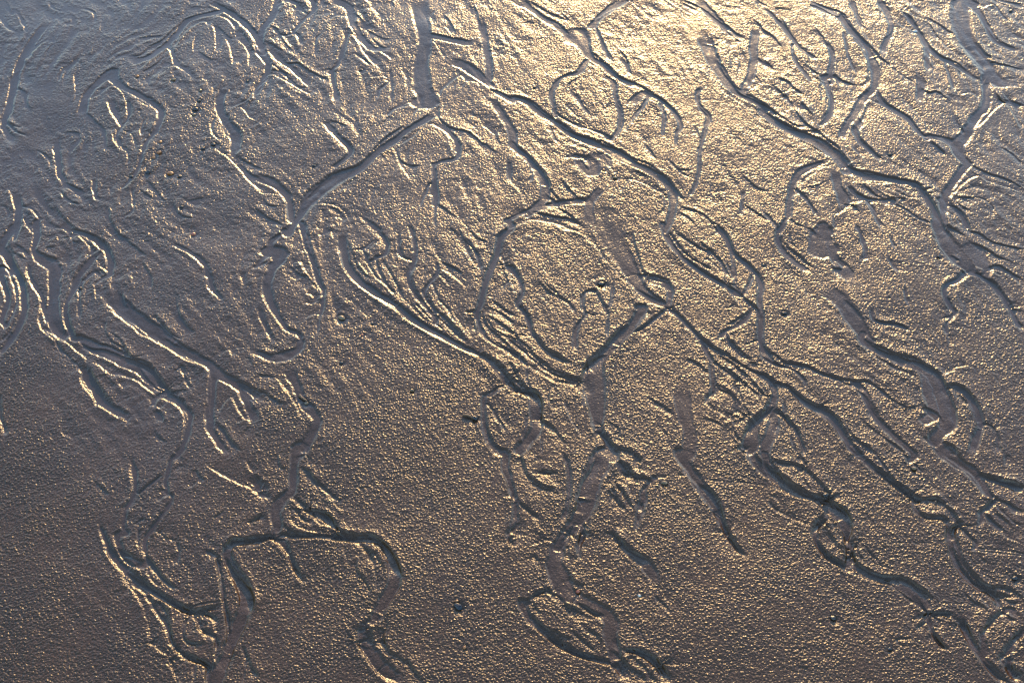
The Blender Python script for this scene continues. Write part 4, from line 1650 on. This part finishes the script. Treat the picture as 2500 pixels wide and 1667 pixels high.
TWIGS = [('thin golden brown twig lying flat on sand near the top right', [(1892, 20), (1912, 21), (1932, 24)], .0010),
 ('short dark twig lying in the left middle rill above a tan pebble', [(731, 966), (740, 974), (750, 980)], .0022),
 ('short dark twig beside the dark stone on the pitted sand below centre', [(1130, 1014), (1145, 1016), (1158, 1022)], .0016),
 ('short brown twig half across the rill mouth at the right edge, upper right', [(2436, 232), (2447, 245), (2456, 249)], .0014)]
for q in STONES:                 # the backwash scoured a little hollow on the shore side of each stone
    x0, y0 = ground(q[3], q[4]); R_ = q[5]*math.hypot(math.hypot(x0, y0), CAM_H)/F
    i0, i1 = np.searchsorted(gx, [x0-R_*5, x0+R_*5]); j0, j1 = np.searchsorted(gy, [y0-R_*5, y0+R_*5])
    xx = (X[j0:j1, i0:i1]-x0-.3*R_)/(1.5*R_); yy = (Y[j0:j1, i0:i1]-y0+.7*R_)/(1.5*R_)
    H[j0:j1, i0:i1] -= R_*.5*np.exp(-(xx*xx+yy*yy)*1.3)
# a film of water standing in the hollows of the upper part
def blur_grid(A_, n):
    out_ = A_.copy()
    for _ in range(3):
        for ax in (0, 1):
            c = np.cumsum(np.concatenate([np.repeat(out_.take([0], ax), n+1, ax), out_, np.repeat(out_.take([-1], ax), n, ax)], ax), ax, dtype=np.float64)
            m_ = out_.shape[ax]
            out_ = ((c.take(range(2*n+1, 2*n+1+m_), ax)-c.take(range(0, m_), ax))/(2*n+1)).astype(np.float32)
    return out_
film = zone([[.95, .9, .7, .6, .35, .35, .4, .5],
             [.9, .6, .5, .5, .25, .2, .35, .4],
             [.6, .6, .5, .3, .1, .2, .3, .2],
             [.1, .5, .3, 0, .05, .05, .15, .1],
             [0, .15, 0, 0, .05, 0, 0, .1],
             [0, 0, 0, 0, 0, 0, 0, 0]])
Hs = blur_grid(H.astype(np.float32), 9)
lev = Hs - .0011 + .0010*film*(film > .02) + .0004*fbm(X/.05, Y/.05, 201, 2)*film
kk = .00022
dlt = np.clip((H-lev)/kk, -30, 30)
fillw = 1/(1+np.exp(dlt))*sstep(.02, .15, film)*inside
H = np.where(film*inside > .02, H + fillw*(np.maximum(lev, H)-H), H)
wetf = np.maximum(chan*np.clip(.32+.9*film, 0, 1), fillw*.9)
H = H.astype(np.float32)
GR = (grain*(1-.70*wetf)).astype(np.float32)

def H_at(x, y):
    i = int(np.clip(np.searchsorted(gx, x), 1, NX-1)); j = int(np.clip(np.searchsorted(gy, y), 1, NY-1))
    return float(H[j, i])

# ------------------------------------------------------------------ materials
def N(nt, kind, **kw):
    n = nt.nodes.new(kind)
    for k, v_ in kw.items(): setattr(n, k, v_)
    return n
def sand_material():
    m = bpy.data.materials.new('wet_sand'); m.use_nodes = True
    nt = m.node_tree; nt.nodes.clear(); L = nt.links.new
    out_ = N(nt, 'ShaderNodeOutputMaterial'); p = N(nt, 'ShaderNodeBsdfPrincipled'); L(p.outputs[0], out_.inputs[0])
    tc = N(nt, 'ShaderNodeTexCoord'); co = tc.outputs['Object']
    gr = N(nt, 'ShaderNodeAttribute', attribute_name='grain'); wt = N(nt, 'ShaderNodeAttribute', attribute_name='wet')
    def noise(scale, detail=2., rough=.5):
        n = N(nt, 'ShaderNodeTexNoise'); n.inputs['Scale'].default_value = scale
        n.inputs['Detail'].default_value = detail; n.inputs['Roughness'].default_value = rough
        L(co, n.inputs['Vector']); return n
    def math_(op, a, b=None, c=None):
        n = N(nt, 'ShaderNodeMath', operation=op)
        for k, q in enumerate((a, b, c)):
            if q is None: continue
            if isinstance(q, (int, float)): n.inputs[k].default_value = q
            else: L(q, n.inputs[k])
        return n.outputs[0]
    # colour of the grains: dark wet brown with paler and darker grains and slow mineral streaks
    fine = noise(900., 2.); slow = noise(9., 4., .6)
    ramp = N(nt, 'ShaderNodeValToRGB'); L(fine.outputs['Fac'], ramp.inputs['Fac'])
    e = ramp.color_ramp.elements
    e[0].position = .3; e[0].color = (.025, .0120, .0052, 1); e[1].position = .7; e[1].color = (.120, .059, .0245, 1)
    mix = N(nt, 'ShaderNodeMix', data_type='RGBA', blend_type='MULTIPLY'); mix.inputs[0].default_value = 1.
    r2_ = N(nt, 'ShaderNodeValToRGB'); L(slow.outputs['Fac'], r2_.inputs['Fac'])
    f = r2_.color_ramp.elements; f[0].position = .3; f[0].color = (.75, .76, .8, 1); f[1].position = .7; f[1].color = (1.05, 1., .95, 1)
    mw = N(nt, 'ShaderNodeMix', data_type='RGBA', blend_type='MULTIPLY'); L(wt.outputs['Fac'], mw.inputs[0]); mw.inputs[7].default_value = (.8, .82, .85, 1)   # dark silt settled in the rills
    L(ramp.outputs[0], mix.inputs[6]); L(r2_.outputs[0], mix.inputs[7]); L(mix.outputs[2], mw.inputs[6]); L(mw.outputs[2], p.inputs['Base Color'])
    # gloss: water film in the rills, damp grains elsewhere
    rr = math_('MULTIPLY_ADD', wt.outputs['Fac'], -.06, .25)
    L(rr, p.inputs['Roughness']); p.inputs['IOR'].default_value = 1.42
    L(math_('MULTIPLY_ADD', gr.outputs['Fac'], -.26, .66), p.inputs['Specular IOR Level'])
    # grain relief
    vor = N(nt, 'ShaderNodeTexVoronoi'); vor.feature = 'SMOOTH_F1'; vor.inputs['Scale'].default_value = 520.; vor.inputs['Smoothness'].default_value = .35
    L(co, vor.inputs['Vector'])
    n1 = noise(600., 3., .6); n2 = noise(160., 2.)
    hh = math_('MULTIPLY', vor.outputs['Distance'], -.55)
    hh = math_('MULTIPLY', hh, gr.outputs['Fac'])
    hh = math_('MULTIPLY_ADD', n1.outputs['Fac'], .8, hh); hh = math_('MULTIPLY_ADD', n2.outputs['Fac'], .8, hh)
    bump = N(nt, 'ShaderNodeBump'); bump.inputs['Strength'].default_value = 1.; L(math_('MULTIPLY_ADD', wt.outputs['Fac'], -.00030, .00042), bump.inputs['Distance'])
    L(hh, bump.inputs['Height']); L(bump.outputs[0], p.inputs['Normal'])
    return m

# ------------------------------------------------------------------ the sand sheet
def grid_mesh(name):
    me = bpy.data.meshes.new(name)
    nv = NX*NY; nf = (NX-1)*(NY-1)
    co = np.empty((nv, 3), np.float32); co[:, 0] = X.ravel(); co[:, 1] = Y.ravel(); co[:, 2] = H.ravel()
    me.vertices.add(nv); me.vertices.foreach_set('co', co.ravel())
    idx = np.arange(nv, dtype=np.int32).reshape(NY, NX)
    q = np.stack([idx[:-1, :-1], idx[:-1, 1:], idx[1:, 1:], idx[1:, :-1]], -1).reshape(-1)
    me.loops.add(nf*4); me.loops.foreach_set('vertex_index', q)
    me.polygons.add(nf); me.polygons.foreach_set('loop_start', np.arange(0, nf*4, 4, dtype=np.int32))
    me.polygons.foreach_set('use_smooth', np.ones(nf, bool))
    me.update(calc_edges=True)
    a = me.attributes.new('grain', 'FLOAT', 'POINT'); a.data.foreach_set('value', GR.ravel())
    a = me.attributes.new('wet', 'FLOAT', 'POINT'); a.data.foreach_set('value', wetf.astype(np.float32).ravel())
    return me
sand = bpy.data.objects.new('sand', grid_mesh('sand')); C.objects.link(sand)
sand.data.materials.append(sand_material())
sand['kind'] = 'structure'; sand['label'] = 'dark wet beach sand carved by branching rills of draining water'
# ------------------------------------------------------------------ stones, shell bits and twigs lying on the sand
def stone_material(name, col, col2, rough=.3):
    m = bpy.data.materials.new(name); m.use_nodes = True; nt = m.node_tree; L = nt.links.new
    p = nt.nodes['Principled BSDF']; tc = N(nt, 'ShaderNodeTexCoord'); n = N(nt, 'ShaderNodeTexNoise')
    n.inputs['Scale'].default_value = 500.; n.inputs['Detail'].default_value = 4.
    L(tc.outputs['Object'], n.inputs['Vector']); r = N(nt, 'ShaderNodeValToRGB'); L(n.outputs['Fac'], r.inputs['Fac'])
    e = r.color_ramp.elements; e[0].position = .35; e[0].color = (*col, 1); e[1].position = .65; e[1].color = (*col2, 1)
    L(r.outputs[0], p.inputs['Base Color']); p.inputs['Roughness'].default_value = rough
    b = N(nt, 'ShaderNodeBump'); b.inputs['Distance'].default_value = .0006; L(n.outputs['Fac'], b.inputs['Height']); L(b.outputs[0], p.inputs['Normal'])
    return m
MATS = {'dark': stone_material('dark_stone', (.010, .009, .010), (.03, .027, .027)),
        'tan': stone_material('tan_stone', (.10, .062, .03), (.22, .14, .07)),
        'orange': stone_material('orange_stone', (.22, .075, .02), (.36, .15, .05)),
        'red': stone_material('red_stone', (.22, .05, .025), (.42, .13, .06)),
        'pale': stone_material('pale_shell', (.45, .38, .30), (.62, .55, .45), .4),
        'twig': stone_material('twig_bark', (.05, .03, .018), (.16, .09, .045), .6)}
def ico(sub):
    t = (1+5**.5)/2
    v = [(-1, t, 0), (1, t, 0), (-1, -t, 0), (1, -t, 0), (0, -1, t), (0, 1, t), (0, -1, -t), (0, 1, -t), (t, 0, -1), (t, 0, 1), (-t, 0, -1), (-t, 0, 1)]
    f = [(0, 11, 5), (0, 5, 1), (0, 1, 7), (0, 7, 10), (0, 10, 11), (1, 5, 9), (5, 11, 4), (11, 10, 2), (10, 7, 6), (7, 1, 8), (3, 9, 4), (3, 4, 2), (3, 2, 6), (3, 6, 8), (3, 8, 9), (4, 9, 5), (2, 4, 11), (6, 2, 10), (8, 6, 7), (9, 8, 1)]
    v = [np.array(p)/np.linalg.norm(p) for p in v]
    for _ in range(sub):
        c = {}; nf = []
        def mid(a, b):
            k = (min(a, b), max(a, b))
            if k not in c: q = v[a]+v[b]; v.append(q/np.linalg.norm(q)); c[k] = len(v)-1
            return c[k]
        for a, b, d in f:
            x, y, z = mid(a, b), mid(b, d), mid(d, a); nf += [(a, x, z), (b, y, x), (d, z, y), (x, y, z)]
        f = nf
    return np.array(v), f
IV, IF = ico(3)
def stone(name, cat, label, px, py, r, mat, stretch=1.2, turn=0., high=.75, sink=.36, angular=.25, seed=None, group=None):
    x, y = ground(px, py); x = float(x); y = float(y)
    R_ = .72*r*math.hypot(math.hypot(x, y), CAM_H)/F
    rs = np.random.RandomState(seed if seed is not None else int(px*7+py))
    V = IV.copy()
    for k in range(7):                       # worn facets
        n = rs.normal(size=3); n /= np.linalg.norm(n); dcut = 1-angular*(.35+.65*rs.rand())
        d = V@n; V -= np.outer(np.maximum(0, d-dcut), n)*.85
    ph = rs.rand(9)*6.28
    V *= (1+.05*np.sin(3*V[:, 0]+ph[0])*np.sin(3*V[:, 1]+ph[1])+.03*np.sin(7*V[:, 2]+5*V[:, 0]+ph[2]))[:, None]
    V = V*np.array([stretch, 1., high])*R_
    me = bpy.data.meshes.new(name); me.from_pydata([tuple(p) for p in V], [], IF)
    me.polygons.foreach_set('use_smooth', [True]*len(me.polygons)); me.materials.append(MATS[mat]); me.update()
    o = bpy.data.objects.new(name, me); C.objects.link(o)
    o.location = (x, y, H_at(x, y)+R_*high*(1-2*sink)); o.rotation_euler = ((rs.rand()-.5)*.5, (rs.rand()-.5)*.5, turn)
    o['label'] = label; o['category'] = cat
    if group: o['group'] = group
    return o
for q in STONES: stone(*q[:9], **(q[9] if len(q) > 9 else {}))
def twig(label, pts, r, mat='twig'):
    P = smooth_line(pts, 6); x, y = ground(P[:, 0], P[:, 1]); n = len(x); vs_, fs = [], []
    rs = np.random.RandomState(int(pts[0][0]))
    for k in range(n):
        rr = r*(1-.5*k/n)*(.85+.3*rs.rand()); dx = x[min(k+1, n-1)]-x[max(k-1, 0)]; dy = y[min(k+1, n-1)]-y[max(k-1, 0)]; l = math.hypot(dx, dy)
        z = H_at(x[k], y[k])+r*.6
        for a in range(8):
            t = a*math.pi/4; vs_.append((x[k]-dy/l*rr*math.cos(t), y[k]+dx/l*rr*math.cos(t), z+rr*math.sin(t)))
    for k in range(n-1):
        for a in range(8): fs.append((k*8+a, k*8+(a+1) % 8, k*8+8+(a+1) % 8, k*8+8+a))
    fs += [tuple(range(7, -1, -1)), tuple(range((n-1)*8, n*8))]
    me = bpy.data.meshes.new('twig'); cx, cy = x.mean(), y.mean(); cz = H_at(cx, cy)
    me.from_pydata([(a-cx, b-cy, c-cz) for a, b, c in vs_], [], fs); me.materials.append(MATS[mat]); me.polygons.foreach_set('use_smooth', [True]*len(me.polygons))
    o = bpy.data.objects.new('twig', me); C.objects.link(o); o.location = (cx, cy, cz)
    o['label'] = label; o['category'] = 'twig'
for t in TWIGS: twig(*t)
